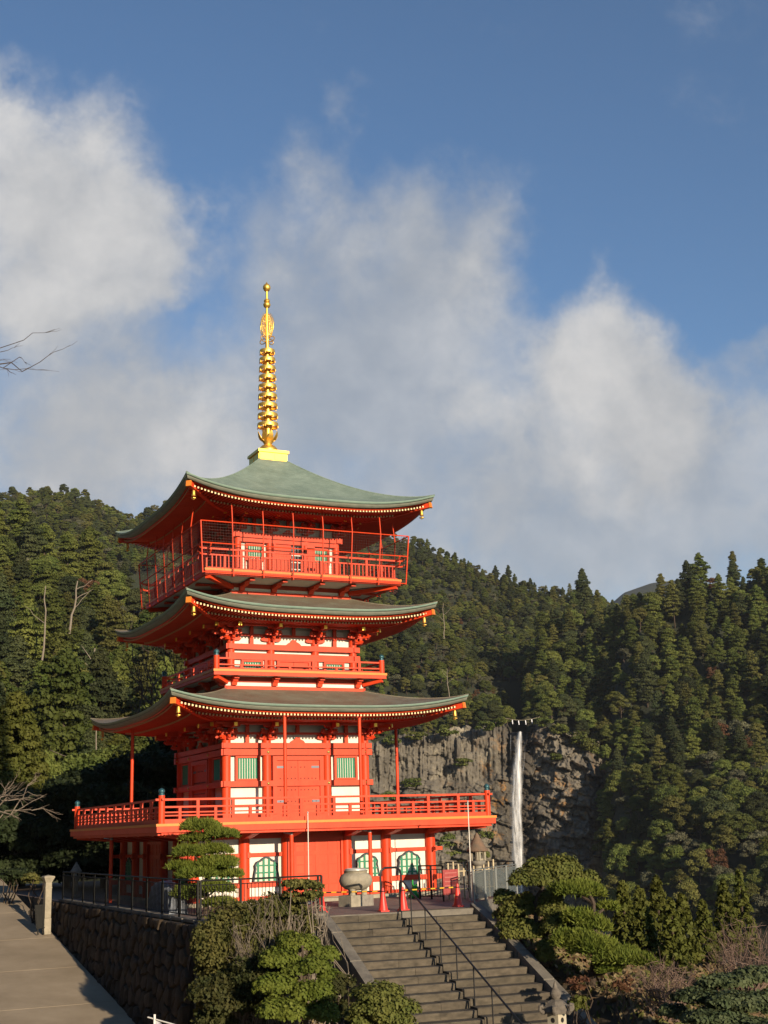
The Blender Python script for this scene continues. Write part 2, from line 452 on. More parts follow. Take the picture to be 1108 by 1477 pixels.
def kato_window(xc, w, z0, hgt, faces):
    y = -4.75 - .03; o = kato_outline(w, hgt)
    back = prism_y([(xc + x * .97, z0 + z * .985) for x, z in o], y - .012, y + .10).mesh('window_back', material('window_paper', (.62, .62, .50), .8) if 'window_paper' not in bpy.data.materials else bpy.data.materials['window_paper'])
    fr = MB().tube([(xc + x, y - .03, z0 + z) for x, z in o], .038, 6).mesh('window_frame', NAVY)
    bars = []
    for i in range(4):
        x = xc + (i - 1.5) * w * .215; fx = abs(x - xc) / w
        top = z0 + hgt * np.interp(fx, [0, .12, .22, .36, .44], [.98, .93, .85, .77, .6])
        bars.append(('vertical_bar', MB().box(x - .038, x + .038, y - .048, y - .018, z0, top).mesh('bar', GLATT)))
    for z in (.12, .36, .66):
        hw = w * np.interp(z, [0, .3, .52, .66, .8], [.49, .45, .41, .43, .35])
        bars.append(('cross_bar', MB().box(xc - hw, xc + hw, y - .060, y - .044, z0 + z * hgt - .022, z0 + z * hgt + .022).mesh('bar', GLATT)))
    for k in faces:
        wd = link('arched_window', fr, pag, Rz(k)); link('paper_panel', back, wd)
        for nm, me in bars: link(nm, me, wd)
kato_window(3.80, 1.02, .62, .86, (0, 3))
kato_window(-3.80, 1.02, .62, .86, (0, 1))
kato_window(2.02, .98, .62, .84, (0,))
kato_window(-2.02, .98, .62, .84, (0,))
kato_window(3.8, .6, .62, .86, (1,))
# double door
for k in (0, 1):
    dr = MB()
    dr.box(-1.02, -.94, -4.86, -4.68, .10, 2.12); dr.box(.94, 1.02, -4.86, -4.68, .10, 2.12); dr.box(-.94, .94, -4.855, -4.68, 2.02, 2.12)
    d = dr.build('panel_door', RED, pag, Rz(k))
    for sx in (-1, 1):
        lf = MB().box(min(0, sx * .94) + .004, max(0, sx * .94) - .004, -4.76, -4.70, .10, 2.02); lf.build('door_leaf', RED2, d)
        for x in (.035, .47, .86):
            MB().box(sx * x - .035, sx * x + .035, -4.775, -4.755, .12, 2.00).build('stile', RED, d)
        for z in (.13, .48, .80, 1.12, 1.46, 1.80):
            MB().box(min(sx * .07, sx * .825), max(sx * .07, sx * .825), -4.77, -4.752, z, z + .035).build('door_rail', RED, d)
MB().box(-1.0, 1.2, -5.75, -5.22, GZ, -.04).build('doorstep', STONEL, pag)

# --- first upper storey
HB1, HB2, HB3 = 2.90, 2.62, 2.16
storey(HB1, (-2.9, -1.26, 1.26, 2.9), 2.6, 6.2, .175)
MB().box(-2.80, 2.80, -2.80, 2.80, 6.2, 6.64).build('upper_wall', WHITE, pag)
beams(HB1, 5.49, 5.69, .20, .24, 'head_beam')
beams(HB1, 5.22, 5.455, .19, .26)
beams(HB1, 4.05, 4.26, .19, .27)
beams(HB1, 2.72, 3.02, .16, .18)
beams(HB1, 3.30, 3.36, .02, .0)
stud = MB().lathe([(.02, -.05), (.055, -.045), (.06, 0), (.03, .02), (.012, .03)], 8).mesh('brass_stud', BRASS, True)
for k in (0, 1, 3):
    for c in (-2.9, -1.26, 1.26, 2.9):
        for z in (5.34, 4.155): link('brass_stud', stud, pag, Rz(k) @ T(c, -HB1 - .205, z) @ Matrix.Rotation(math.pi / 2, 4, 'X'))
slat_window(HB1, 2.05, .82, 4.34, 5.13, (0, 1, 3))
slat_window(HB1, -2.05, .82, 4.34, 5.13, (0, 1, 3))
def stud_door(h, z0, z1, hw, faces):
    rows = 4
    for k in faces:
        fr = MB(); y = -h - .12
        for sx in (-1, 1):
            a, b = sorted((sx * hw, sx * (hw + .16))); fr.box(a, b, y - .04, y + .2, z0, z1 + .16)
        fr.box(-hw, hw, y - .038, y + .2, z1, z1 + .16)
        d = fr.build('studded_door', RED, pag, Rz(k))
        for sx in (-1, 1):
            a, b = sorted((sx * .006, sx * hw)); MB().box(a, b, y + .03, y + .09, z0, z1).build('door_leaf', RED2, d)
        sm = MB().lathe([(.028, 0), (.022, .016), (.006, .024)], 8).mesh('door_stud', IRON2, True)
        for r in range(rows):
            z = z1 - .26 - r * (z1 - z0 - .3) / rows
            for sx in (-1, 1):
                for j in range(5):
                    if r == 0 and j > 1: continue
                    link('door_stud', sm, d, T(sx * (.12 + j * .155), y + .03, z) @ Matrix.Rotation(math.pi / 2, 4, 'X'))
                if r in (0, 3):
                    a, b = sorted((sx * (hw - .34), sx * (hw - .02)))
                    MB().box(a, b, y + .015, y + .032, z - .04, z + .045).build('iron_strap', STRAP, d)
IRON2 = material('stud_iron', (.10, .025, .015), .5)
stud_door(HB1, 3.0, 5.03, .90, (0, 1, 3))

# --- second and third upper storeys
storey(HB2, (-2.62, -.95, .95, 2.62), 7.6, 10.2, .155)
MB().box(-2.52, 2.52, -2.52, 2.52, 10.2, 10.50).build('upper_wall', WHITE, pag)
beams(HB2, 9.34, 9.55, .18, .24, 'head_beam')
beams(HB2, 8.97, 9.20, .17, .25)
beams(HB2, 8.28, 8.42, .16, .2)
slat_window(HB2, 1.75, .72, 8.50, 8.86, (0, 1, 3), 7)
slat_window(HB2, -1.75, .72, 8.50, 8.86, (0, 1, 3), 7)
def plain_door(h, z0, z1, hw, faces):
    for k in faces:
        y = -h - .06
        d = MB().box(-hw - .1, hw + .1, y - .06, y + .1, z1 - .06, z1).build('door', RED, pag, Rz(k))
        for sx in (-1, 1): MB().box(min(sx * hw, sx * (hw + .1)), max(sx * hw, sx * (hw + .1)), y - .058, y + .1, z0, z1 - .06).build('door_jamb', RED, d)
        for sx in (-1, 1):
            a, b = sorted((sx * .008, sx * hw)); MB().box(a, b, y, y + .05, z0, z1 - .02).build('door_leaf', RED2, d)
plain_door(HB2, 8.42, 8.95, .62, (0, 1, 3))
storey(HB3, (-2.16, -.80, .80, 2.16), 11.5, 14.55, .14)
MB().box(-2.06, 2.06, -2.06, 2.06, 14.55, 14.98).build('upper_wall', WHITE, pag)
beams(HB3, 13.96, 14.18, .17, .24, 'head_beam')
beams(HB3, 13.78, 13.93, .14, .04)
beams(HB3, 12.18, 12.40, .16, .2)
slat_window(HB3, 1.45, .60, 13.10, 13.66, (0, 1, 3), 6, col=WHITE)
slat_window(HB3, -1.45, .60, 13.10, 13.66, (0, 1, 3), 6, col=WHITE)
bsm = MB().box(-.30, .30, -HB3 - .10, -HB3, 12.42, 13.02).mesh('dado_board', RED2)
for k in (0, 1, 3):
    for sx in (-1.45, 1.45): link('dado_board', bsm, pag, Rz(k) @ T(sx, 0, 0))
# open doorway with a lattice screen
for k in (0,):
    y = -HB3
    d = MB().box(-.66, -.58, y - .14, y + .1, 12.4, 13.78).build('open_doorway', RED, pag)
    MB().box(.58, .66, y - .14, y + .1, 12.4, 13.78).build('door_jamb', RED, d)
    MB().box(-.58, .12, y - .10, y - .05, 12.4, 13.76).build('door_leaf', RED2, d)
    MB().box(.10, .58, y - .075, y - .06, 12.4, 13.76).build('shade_panel', SHADE_IN, d)  # solid panel; the shade of the interior is in its colour
    for i in range(4): MB().box(.14 + i * .13, .165 + i * .13, y - .12, y - .09, 12.4, 13.70).build('screen_bar', STRAP, d)
    for i in range(5): MB().box(.12, .57, y - .125, y - .118, 12.45 + i * .29, 12.49 + i * .29).build('screen_rail', WHITE, d)
    MB().box(.66, 1.0, y - .5, y - .46, 12.4, 13.72).build('door_leaf', RED, d)
plain_door(HB3, 12.4, 13.76, .55, (1, 3))

# --- bracket sets
def arm(length, hgt, wid, mb, c, axis='x'):                     # boat-shaped bracket arm with rounded ends
    L = length / 2; p = [(-L, hgt), (-L, hgt * .45), (-L * .86, hgt * .15), (-L * .6, 0), (L * .6, 0), (L * .86, hgt * .15), (L, hgt * .45), (L, hgt)]
    if axis == 'x': prism_y([(c[0] + x, c[2] + z) for x, z in p], c[1] - wid / 2, c[1] + wid / 2, 0, mb)
    else: prism_x([(c[1] + x, c[2] + z) for x, z in p], c[0] - wid / 2, c[0] + wid / 2, 0, mb)
def block(mb, c, w, h):
    mb.lathe([(w * .36, 0), (w * .5, h * .45), (w * .5, h)], 4, c, 0)
def bracket_mesh(s, corner=False):
    """three-step bracket set, front towards -y, base at origin, s = size in metres of its height"""
    mb = MB(); u = s / 10.0
    block(mb, (0, 0, 0), 3.6 * u, 1.6 * u)
    z = 1.5 * u
    arm(9.0 * u, 1.3 * u, 1.2 * u, mb, (0, 0, z))
    for x in (-3.6, 0, 3.6): block(mb, (x * u, 0, z + 1.3 * u), 1.9 * u, 1.1 * u)
    dirs = [(0, -1)] if not corner else [(0, -1), (-1, 0), (-.76, -.76)]
    for dx, dy in dirs:
        for st, (reach, zz) in enumerate(((4.0, 1.5), (7.4, 3.9), (10.6, 6.1))):
            p0 = Vector((0, 0, (zz + .65) * u)); p1 = Vector((dx * reach * u, dy * reach * u, (zz + .65) * u))
            mb.bar(p0, p1, 1.15 * u, 1.25 * u)
            tip = p1 + Vector((dx * .7 * u, dy * .7 * u, .45 * u)); mb.bar(p1, tip, .95 * u, .8 * u)
            if st < 2:
                c = (p1.x * .88, p1.y * .88, (zz + 1.3) * u); block(mb, c, 1.9 * u, 1.0 * u)
                if not corner or dx == 0 or dy == 0:
                    arm(7.6 * u, 1.2 * u, 1.1 * u, mb, (c[0], c[1], (zz + 2.3) * u), 'x' if dx == 0 else 'y')
                    for q in (-3.0, 0, 3.0):
                        cc = (c[0] + q * u, c[1]) if dx == 0 else (c[0], c[1] + q * u)
                        block(mb, (cc[0], cc[1], (zz + 3.5) * u), 1.7 * u, .9 * u)
        # tail rafter
        mb.bar((dx * 1 * u, dy * 1 * u, 8.6 * u), (dx * 12.0 * u, dy * 12.0 * u, 6.9 * u), 1.1 * u, 1.2 * u)
    return mb
def cap_mesh(u):
    return MB().box(-.7 * u, .7 * u, -.12 * u - .02, .12 * u, -.75 * u, .75 * u).mesh('gilt_cap', GOLDM)
def brackets(h, cols, z, s):
    u = s / 10
    me = bracket_mesh(s).mesh('bracket_set', RED); mc = bracket_mesh(s, True).mesh('bracket_set', RED); cap = cap_mesh(u)
    frieze = MB()
    inner = [c for c in cols if abs(c) < h - .01]
    for k in range(4):
        for c in inner:
            b = link('bracket_set', me, pag, Rz(k) @ T(c, -h - .02, z))
            link('gilt_cap', cap, b, T(0, -12.05 * u, 6.9 * u))
        b = link('corner_bracket_set', mc, pag, Rz(k) @ T(-h, -h, z))
        for (dx, dy, a) in ((0, -1, 0), (-1, 0, -90), (-.76, -.76, -45)):
            n = math.hypot(dx, dy)
            link('gilt_cap', cap, b, T(dx * 12.05 * u, dy * 12.05 * u, 6.9 * u) @ Matrix.Rotation(math.radians(a), 4, 'Z'))
        # struts between the sets, wall plates and stepped purlins
    xs = sorted(cols)
    st = MB()
    st.box(-s * .08, s * .08, -h - .13, -h - .05, 0, s * .26); block(st, (0, -h - .09, s * .26), s * .2, s * .1)
    stm = st.mesh('strut', RED)
    kae = prism_y([(-s * .34, 0), (-s * .26, s * .10), (-s * .12, s * .16), (-s * .10, s * .24), (s * .10, s * .24), (s * .12, s * .16), (s * .26, s * .10), (s * .34, 0)], -h - .12, -h - .05)
    kae = kae.mesh('frog_leg_strut', RED)
    for k in range(4):
        for a, b in zip(xs[:-1], xs[1:]):
            mid = (a + b) / 2
            if abs(mid) < .1: link('frog_leg_strut', kae, pag, Rz(k) @ T(mid, 0, z))
            else: link('strut', stm, pag, Rz(k) @ T(mid, 0, z))
            link('strut', stm, pag, Rz(k) @ T(mid, -.004, z + s * .42))
        o = .004 * (k % 2)
        MB().box(-h - .1, h + .1, -h - .10 + o, -h - .02, z + s * .36 + o, z + s * .45 - o).build('wall_plate', RED, pag, Rz(k))
        r1 = h + 6.5 * u; MB().box(-r1 - .1, r1 + .1, -r1 - .06 + o, -r1 + .06 - o, z + s * .72 + o, z + s * .83 - o).build('purlin', RED, pag, Rz(k))
        r2 = h + 9.9 * u; MB().box(-r2 - .14, r2 + .14, -r2 - .07 + o, -r2 + .07 - o, z + s * .90 + o, z + s * 1.02 - o).build('eave_purlin', RED, pag, Rz(k))
brackets(HB1, (-2.9, -1.26, 1.26, 2.9), 5.69, .92)
brackets(HB2, (-2.62, -.95, .95, 2.62), 9.55, .92)
brackets(HB3, (-2.16, -.80, .80, 2.16), 14.18, .86)

# --- roofs
def eave_lift(u): return np.abs(u) ** 3.2
def make_roof(h, ztip, zmid, ri, zin, hbody, zund, mats, power=1.32):
    """h eave half width; mid eave height zmid, corner height ztip; roof runs up to half width ri at zin"""
    nu, nv = 49, 15
    U = np.linspace(-1, 1, nu); Vv = np.linspace(0, 1, nv)
    def surf(u, v, drop=0.0, hh=h):
        r = hh + (ri - hh) * v
        ze = zmid + (ztip - zmid) * eave_lift(u)
        z = ze * (1 - v) ** 1.0 + zin * v
        sag = (zin - zmid) * (v - v ** power)
        lift_fade = (ztip - zmid) * eave_lift(u) * ((1 - v) ** 2.2 - (1 - v))
        return np.stack([u * r, -r + 0 * u, z - sag + lift_fade - drop], -1)
    uu, vv = np.meshgrid(U, Vv)
    top = surf(uu, vv)
    rf = link('roof', grid_mesh('roof_slope', top, mats[0]), pag)
    for k in (1, 2, 3): link('roof_slope', rf.data, rf, Rz(k))
    # layered eave edge
    def band(d0, d1, in0, in1, mt, name):
        rows = []
        for dr, ins in ((d0, in0), (d1, in1), (d1 + .002, in1 + .32)):
            hh = h - ins; ze = zmid + (ztip - zmid) * eave_lift(U)
            rows.append(np.stack([U * hh, -hh + 0 * U, ze - dr], -1))
        me = grid_mesh(name, np.array(rows), mt, False)
        for k in range(4): link(name, me, rf, Rz(k))
    band(-.005, .075, -.01, .015, mats[1], 'copper_edge')
    band(.078, .10, .06, .06, EDGED, 'edge_gap')
    band(.10, .225, .03, .07, mats[2], 'shingle_edge')
    band(.23, .30, .24, .24, RED, 'eave_fascia')
    # soffit boards
    def under(u, y): # underside height at face-distance y (positive outwards)
        t = np.clip((y - hbody) / (h - hbody), 0, 1)
        return zund + (zmid - .30 - zund) * t + (ztip - zmid) * eave_lift(u) * t ** 2
    yy = np.linspace(h - .24, hbody - .3, 10)
    S = np.array([np.stack([U * y, -y + 0 * U, under(U, y)], -1) for y in yy])
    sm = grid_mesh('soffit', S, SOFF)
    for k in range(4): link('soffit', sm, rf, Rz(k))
    # rafters: two tiers, cream tips; far too fine to pick apart, so one piece for each side
    pit = .135; n = int((h - .2) / pit)
    for tier, (out, inn, dz, w) in enumerate(((h - .27, hbody + (h - hbody) * .50, .0, .062), (hbody + (h - hbody) * .62, hbody, .075, .066))):
        mb = MB()
        for i in range(-n, n + 1):
            x = i * pit
            y0 = out; y1 = max(inn, abs(x) * 1.0 + .02)
            if y1 >= y0 - .08: continue
            z0 = float(under(x / y0, y0)) - dz; z1 = float(under(x / max(y1, .1), y1)) - dz
            hh = .075
            vs = [(x - w / 2, -y0, z0 - hh), (x + w / 2, -y0, z0 - hh), (x + w / 2, -y0, z0 - .003), (x - w / 2, -y0, z0 - .003),
                  (x - w / 2, -y1, z1 - hh), (x + w / 2, -y1, z1 - hh), (x + w / 2, -y1, z1 - .003), (x - w / 2, -y1, z1 - .003)]
            mb.add(vs, [(0, 1, 2, 3)], 1); mb.add(vs, [(1, 0, 4, 5), (1, 5, 6, 2), (0, 3, 7, 4), (4, 7, 6, 5)], 0)
        me = mb.mesh('rafter_row', [RED, CREAM])
        for k in range(4): tag(link('rafter_row', me, rf, Rz(k)), kind='stuff')
    # hip rafters
    for k in range(4):
        mb = MB(); a = h - .16; b = hbody
        mb.bar((-b, -b, zund - .1), (-(a + b) * .5, -(a + b) * .5, float(under(1, (a + b) / 2)) - .10), .17, .2)
        mb.bar((-(a + b) * .5, -(a + b) * .5, float(under(1, (a + b) / 2)) - .10), (-a, -a, float(under(1, a)) - .07), .17, .19)
        hp = mb.build('hip_rafter', RED, rf, Rz(k))
        MB().bar((-a, -a, float(under(1, a)) - .07), (-a - .05, -a - .05, float(under(1, a)) - .06), .20, .22).build('hip_cap', ORANGE, rf, Rz(k))
    # hip ridges
    V1 = np.linspace(0, 1, 20)
    p = surf(-np.ones(20), V1)
    me = MB().tube([tuple(q + np.array([0, 0, .0])) for q in p], .035, 6).mesh('hip_ridge', mats[0], True)
    for k in range(4): link('hip_ridge', me, rf, Rz(k))
    return float(under(1, h - .2))
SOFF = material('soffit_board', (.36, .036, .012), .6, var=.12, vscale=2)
def roof_mat(name, base, c2):
    """copper sheets: fine courses and vertical seams as colour and relief only"""
    m = material(name, base, .62, col2=c2, vscale=1.3, spec=.3)
    nt = m.node_tree; b = nt.nodes['Principled BSDF']
    tcn = nt.nodes.new('ShaderNodeTexCoord'); br = nt.nodes.new('ShaderNodeTexBrick')
    mp = nt.nodes.new('ShaderNodeMapping'); mp.inputs['Scale'].default_value = (1.0, 1.9, 1.0)
    nt.links.new(tcn.outputs['Object'], mp.inputs['Vector']); nt.links.new(mp.outputs[0], br.inputs['Vector'])
    br.inputs['Scale'].default_value = 3.2; br.inputs['Mortar Size'].default_value = .012; br.inputs['Mortar Smooth'].default_value = .6
    br.inputs['Color1'].default_value = (1, 1, 1, 1); br.inputs['Color2'].default_value = (.80, .80, .80, 1); br.inputs['Mortar'].default_value = (.55, .55, .55, 1)
    src = b.inputs['Base Color'].links[0].from_socket
    mu = nt.nodes.new('ShaderNodeMix'); mu.data_type = 'RGBA'; mu.blend_type = 'MULTIPLY'; mu.inputs['Factor'].default_value = 1
    nt.links.new(src, mu.inputs['A']); nt.links.new(br.outputs['Color'], mu.inputs['B']); nt.links.new(mu.outputs['Result'], b.inputs['Base Color'])
    bp = nt.nodes.new('ShaderNodeBump'); bp.inputs['Strength'].default_value = .35; bp.inputs['Distance'].default_value = .02
    nt.links.new(br.outputs['Color'], bp.inputs['Height']); nt.links.new(bp.outputs[0], b.inputs['Normal'])
    return m
RG = roof_mat('copper_roof_green', (.165, .225, .18), (.265, .335, .27))
RB = roof_mat('copper_roof_brown', (.175, .125, .085), (.235, .225, .165))
u1 = make_roof(6.03, 7.375, 6.87, 2.75, 7.84, HB1, 6.60, (RB, COPPER, EDGE))
u2 = make_roof(5.24, 11.17, 10.68, 2.5, 11.62, HB2, 10.44, (RB, COPPER, EDGE))
u3 = make_roof(5.28, 15.60, 15.02, .62, 17.86, HB3, 14.95, (RG, COPPER, EDGE), 1.42)

# --- balconies
def finial(parent, x, y, z, r):
    MB().lathe([(r, 0), (r * 1.02, .05), (r * .8, .06), (r * .8, .09), (r * 1.0, .10), (r * 1.15, .15), (r * .95, .20), (r * .4, .235), (r * .05, .255)], 12, (x, y, z)).build('finial', TEAL, parent, None, True)
def balcony(h, zt, zb, rh, hr, zs, wall, post, struts, tall, basez, arms, label=None):
    """deck half width h from zb to zt; railing at half width rh with rail heights zs (top first)"""
    bal = MB().box(-h, h, -h, h, zb + .10, zt).build('balcony', RED2, pag)
    lipm = MB().box(-h - .035, h + .035, -h - .035, -h + .12, zt - .075, zt + .012).mesh('edge_board', ORANGE)
    fam = MB().box(-h - .002, h + .002, -h - .012, -h + .1, zb, zt - .078).mesh('fascia', RED)
    for k in range(4):
        link('edge_board', lipm, bal, Rz(k) @ (T(0, 0, 0) if k % 2 == 0 else Matrix.Scale(.9995, 4))); link('fascia', fam, bal, Rz(k) @ (T(0, 0, 0) if k % 2 == 0 else Matrix.Scale(.9995, 4)))
    rt = []
    for i, (z, w, hh, over) in enumerate(zs):
        rt.append(MB().box(-rh - over, rh + over, -rh - w / 2, -rh + w / 2, z - hh / 2, z + hh / 2).mesh('rail', RED))
    for k in range(4):
        for me in rt: link('rail', me, bal, Rz(k) @ T(0, 0, .003 * (k % 2)))
    bm = MB().box(-rh, rh, -rh - .06, -rh + .06, zt + .014, basez).mesh('base_rail', RED)
    for k in range(4): link('base_rail', bm, bal, Rz(k) @ T(0, 0, .003 * (k % 2)))
    if post:
        pm = MB().cyl((0, 0, zt), (0, 0, post), .115, .115, 12).mesh('corner_post', RED, True)
        for k in range(4):
            link('corner_post', pm, bal, Rz(k) @ T(-rh, -rh, 0)); p = Rz(k) @ Vector((-rh, -rh, 0)); finial(bal, p.x, p.y, post, .10)
    n = struts
    tm = MB().box(-.055, .055, -rh - .048, -rh + .048, basez, tall).mesh('tall_strut', RED)
    sm = MB().box(-.05, .05, -rh - .046, -rh + .046, basez, zs[1][0]).mesh('short_strut', RED)
    for k in range(4):
        for i in range(1, n):
            x = -rh + 2 * rh * i / n
            link('tall_strut' if i % 2 == 0 else 'short_strut', tm if i % 2 == 0 else sm, bal, Rz(k) @ T(x, 0, 0))
    return bal
b1 = balcony(6.63, 2.70, 2.42, 6.42, 1, [(3.52, .075, .07, .22), (3.27, .07, .06, .1), (3.09, .05, .045, 0), (2.98, .05, .045, 0)], 4.75, 3.66, 20, 3.49, 2.86, None)
b2 = balcony(3.62, 8.42, 8.21, 3.49, 1, [(8.86, .06, .06, .0), (8.62, .05, .05, 0)], 2.62, 8.96, 7, 8.83, 8.50, None)
b3 = balcony(4.15, 12.20, 11.96, 4.02, 1, [(13.0, .07, .07, .22), (12.76, .06, .06, .18)], 2.16, None, 12, 12.97, 12.27, None)
# thin balusters of the top balcony
tb = MB().box(-.022, .022, -4.02 - .03, -4.02 + .03, 12.27, 12.73).mesh('baluster', RED)
for k in range(4):
    for i in range(12):
        for j in (1, 2, 3): link('baluster', tb, b3, Rz(k) @ T(-4.02 + 8.04 * (i + j / 4) / 12, 0, 0))
# crossing rail ends curl up at the corners
for k in range(4):
    for z in (13.0, 12.76):
        MB().tube([(-4.2, -4.02, z), (-4.32, -4.02, z + .02), (-4.42, -4.02, z + .10)], [.04, .038, .03], 6).build('rail_horn', RED, b3, Rz(k))
        MB().tube([(-4.02, -4.2, z), (-4.02, -4.32, z + .02), (-4.02, -4.42, z + .10)], [.04, .038, .03], 6).build('rail_horn', RED, b3, Rz(k))
# cantilever arms under the lowest deck
am = prism_x([(-4.75, 2.10), (-5.1, 2.13), (-6.0, 2.30), (-6.25, 2.30), (-6.25, 2.415), (-4.75, 2.415)], -.14, .14).mesh('cantilever_arm', RED)
for k in range(4):
    for c in (-4.75, -2.85, -1.2, 1.2, 2.85, 4.75): link('cantilever_arm', am, b1, Rz(k) @ T(c, 0, 0))
    MB().bar((-4.75, -4.75, 2.2), (-6.35, -6.35, 2.36), .24, .18).build('corner_arm', RED, b1, Rz(k))
    MB().box(-6.45, 6.45, -6.55, -6.38, 2.33, 2.417).build('deck_joist', RED, b1, Rz(k) @ T(0, 0, -.004 * (k % 2)))
# brackets and white bands under the two upper decks
def under_deck(bal, hb, h, zb, z0, xs):
    skirt = MB().box(-hb, hb, -hb, hb, z0 + .10, zb + .09).build('skirt_wall', WHITE, bal)
    for k in range(4):
        MB().box(-hb - .06, hb + .06, -hb - .06 - .003 * (k % 2), -hb + .05, z0, z0 + .16 - .003 * (k % 2)).build('base_beam', RED, bal, Rz(k))
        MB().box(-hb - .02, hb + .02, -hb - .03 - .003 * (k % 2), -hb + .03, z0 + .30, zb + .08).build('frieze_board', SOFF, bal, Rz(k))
    mb = MB()
    H = zb - z0
    prism_x([(-hb, z0 + .17), (-hb - .18, z0 + .17), (-hb - .22, z0 + .17 + H * .28), (-hb - (h - hb) * .42, z0 + .17 + H * .30), (-hb - (h - hb) * .46, z0 + .17 + H * .50), (-h + .25, zb - .09), (-h + .25, zb - .004), (-hb, zb - .004)], -.10, .10, 0, mb)
    bm = mb.mesh('deck_bracket', RED)
    for k in range(4):
        for x in xs: link('deck_bracket', bm, bal, Rz(k) @ T(x, 0, 0))
        MB().bar((-hb, -hb, z0 + .3), (-h + .12, -h + .12, zb - .05), .2, .16).build('corner_bracket', RED, bal, Rz(k))
    MB().box(-h + .06, h - .06, -h + .06, h - .06, zb + .03, zb + .09).build('soffit_panel', SOFFIT, bal)
under_deck(b2, 2.92, 3.62, 8.21, 7.72, (-2.62, -.95, .95, 2.62))
under_deck(b3, 2.55, 4.15, 11.96, 11.52, (-2.16, -.8, .8, 2.16))

# --- safety cage around the top balcony
cage = MB().tube([(-4.31, -4.31, 12.02), (4.31, -4.31, 12.02)], .022, 6).build('net_cage', RED, pag)
hb_, ht_ = 4.31, 4.44
def cp(x, z):   # point on the leaning cage plane
    t = (z - 11.98) / (13.98 - 11.98); hh = hb_ + (ht_ - hb_) * t
    return (x * hh / hb_, -hh, z)
for k in range(4):
    if k: MB().tube([cp(-hb_, 12.02), cp(hb_, 12.02)], .022, 6).build('cage_pipe', RED, cage, Rz(k))
    for z in (13.14, 13.98): MB().tube([cp(-hb_, z), cp(hb_, z)], .022, 6).build('cage_pipe', RED, cage, Rz(k))
    MB().tube([cp(-hb_, 11.98), cp(-hb_, 13.98)], .028, 6).build('cage_post', RED, cage, Rz(k))
    for i in range(1, 7):
        x = -hb_ + 2 * hb_ * i / 7
        a = cp(x, 11.9); MB().tube([(a[0], a[1] + .2, 11.93), a, cp(x, 13.98), (cp(x, 13.98)[0], -ht_ + .1, 14.80)], .024, 6).build('cage_post', RED, cage, Rz(k))
    mb = MB()
    for i in range(1, 80):
        x = -hb_ + 2 * hb_ * i / 80; mb.bar(cp(x, 12.04), cp(x, 13.97), .0045, .0045)
    for i in range(1, 18):
        z = 12.02 + 1.96 * i / 18; mb.bar(cp(-hb_, z), cp(hb_, z), .0045, .0045)
    tag(mb.build('netting', MESHW, cage, Rz(k)), kind='stuff')

# --- slim props under the first roof and the lowest deck
def prop(x, y, z0, z1, r=.065):
    o = MB().cyl((x, y, z0), (x, y, z1), r, r, 10).build('prop_post', RED, pag, None, True)
    MB().box(x - .14, x + .14, y - .09, y + .09, z1 - .02, z1 + .07).build('prop_cap', RED, o)
for x, y in ((-1.52, -5.5), (1.52, -5.5), (5.5, -.55), (-5.5, 1.0)): prop(x, y, 2.70, 6.50)
for x, y in ((-1.52, -6.05), (1.58, -6.05), (-6.35, .65)):
    o = MB().cyl((x, y, GZ), (x, y, 2.22), .075, .075, 10).build('prop_post', RED, pag, None, True)
    MB().lathe([(.06, 0), (.06, .06), (.03, .10), (.02, .21)], 8, (x, y, 2.22)).build('prop_socket', GALV, o)
    MB().bar((x - .3, y, 2.30), (x, y, 2.26), .03, .03).build('prop_bracket', GALV, o)

# --- spire
sp = MB().box(-.64, .64, -.64, .64, 17.78, 18.18).box(-.70, .70, -.70, .70, 18.18, 18.30).box(-.68, .68, -.68, .68, 17.72, 17.80).build('spire', GOLDM, pag)
for k in (0, 1, 2, 3):
    for x in (-.32, .32): MB().box(x - .26, x + .26, -.655, -.63, 17.86, 18.12).build('base_panel', GOLDM, sp, Rz(k))
ZS = lambda py: 18.32 + (1310 - py) / 1225 * 7.98
MB().lathe([(.40, 0), (.43, .08), (.40, .22), (.28, .34), (.17, .40)], 20, (0, 0, ZS(1312))).build('inverted_bowl', GOLD, sp, None, True)
MB().lathe([(.16, 0), (.18, .1), (.26, .22), (.30, .30)], 20, (0, 0, ZS(1258))).build('lotus_cup', GOLD, sp, None, True)
for i in range(8):
    a = 2 * math.pi * i / 8; c, s = math.cos(a), math.sin(a)
    z = ZS(1225)
    pts = [(.20, 0, .12), (.32, .08, .13), (.40, .24, .09), (.44, .40, .02)]
    vs = []; fs = []
    for j, (r, dz, w) in enumerate(pts):
        vs += [(r * c - s * w, r * s + c * w, z + dz), (r * c + s * w, r * s - c * w, z + dz), ((r + .02) * c + s * w, (r + .02) * s - c * w, z + dz - .015), ((r + .02) * c - s * w, (r + .02) * s + c * w, z + dz - .015)]
    for j in range(3):
        for q in range(4): fs.append((j * 4 + q, j * 4 + (q + 1) % 4, j * 4 + 4 + (q + 1) % 4, j * 4 + 4 + q))
    MB().add(vs, fs).build('lotus_petal', GOLD, sp, None, True)
MB().tube([(0, 0, ZS(1262)), (0, 0, ZS(1120)), (0, 0, ZS(560)), (0, 0, ZS(300))], [.15, .135, .085, .06], 12).build('mast', GOLD, sp, None, True)
ys = [1115, 1048, 978, 910, 843, 777, 712, 650, 590]
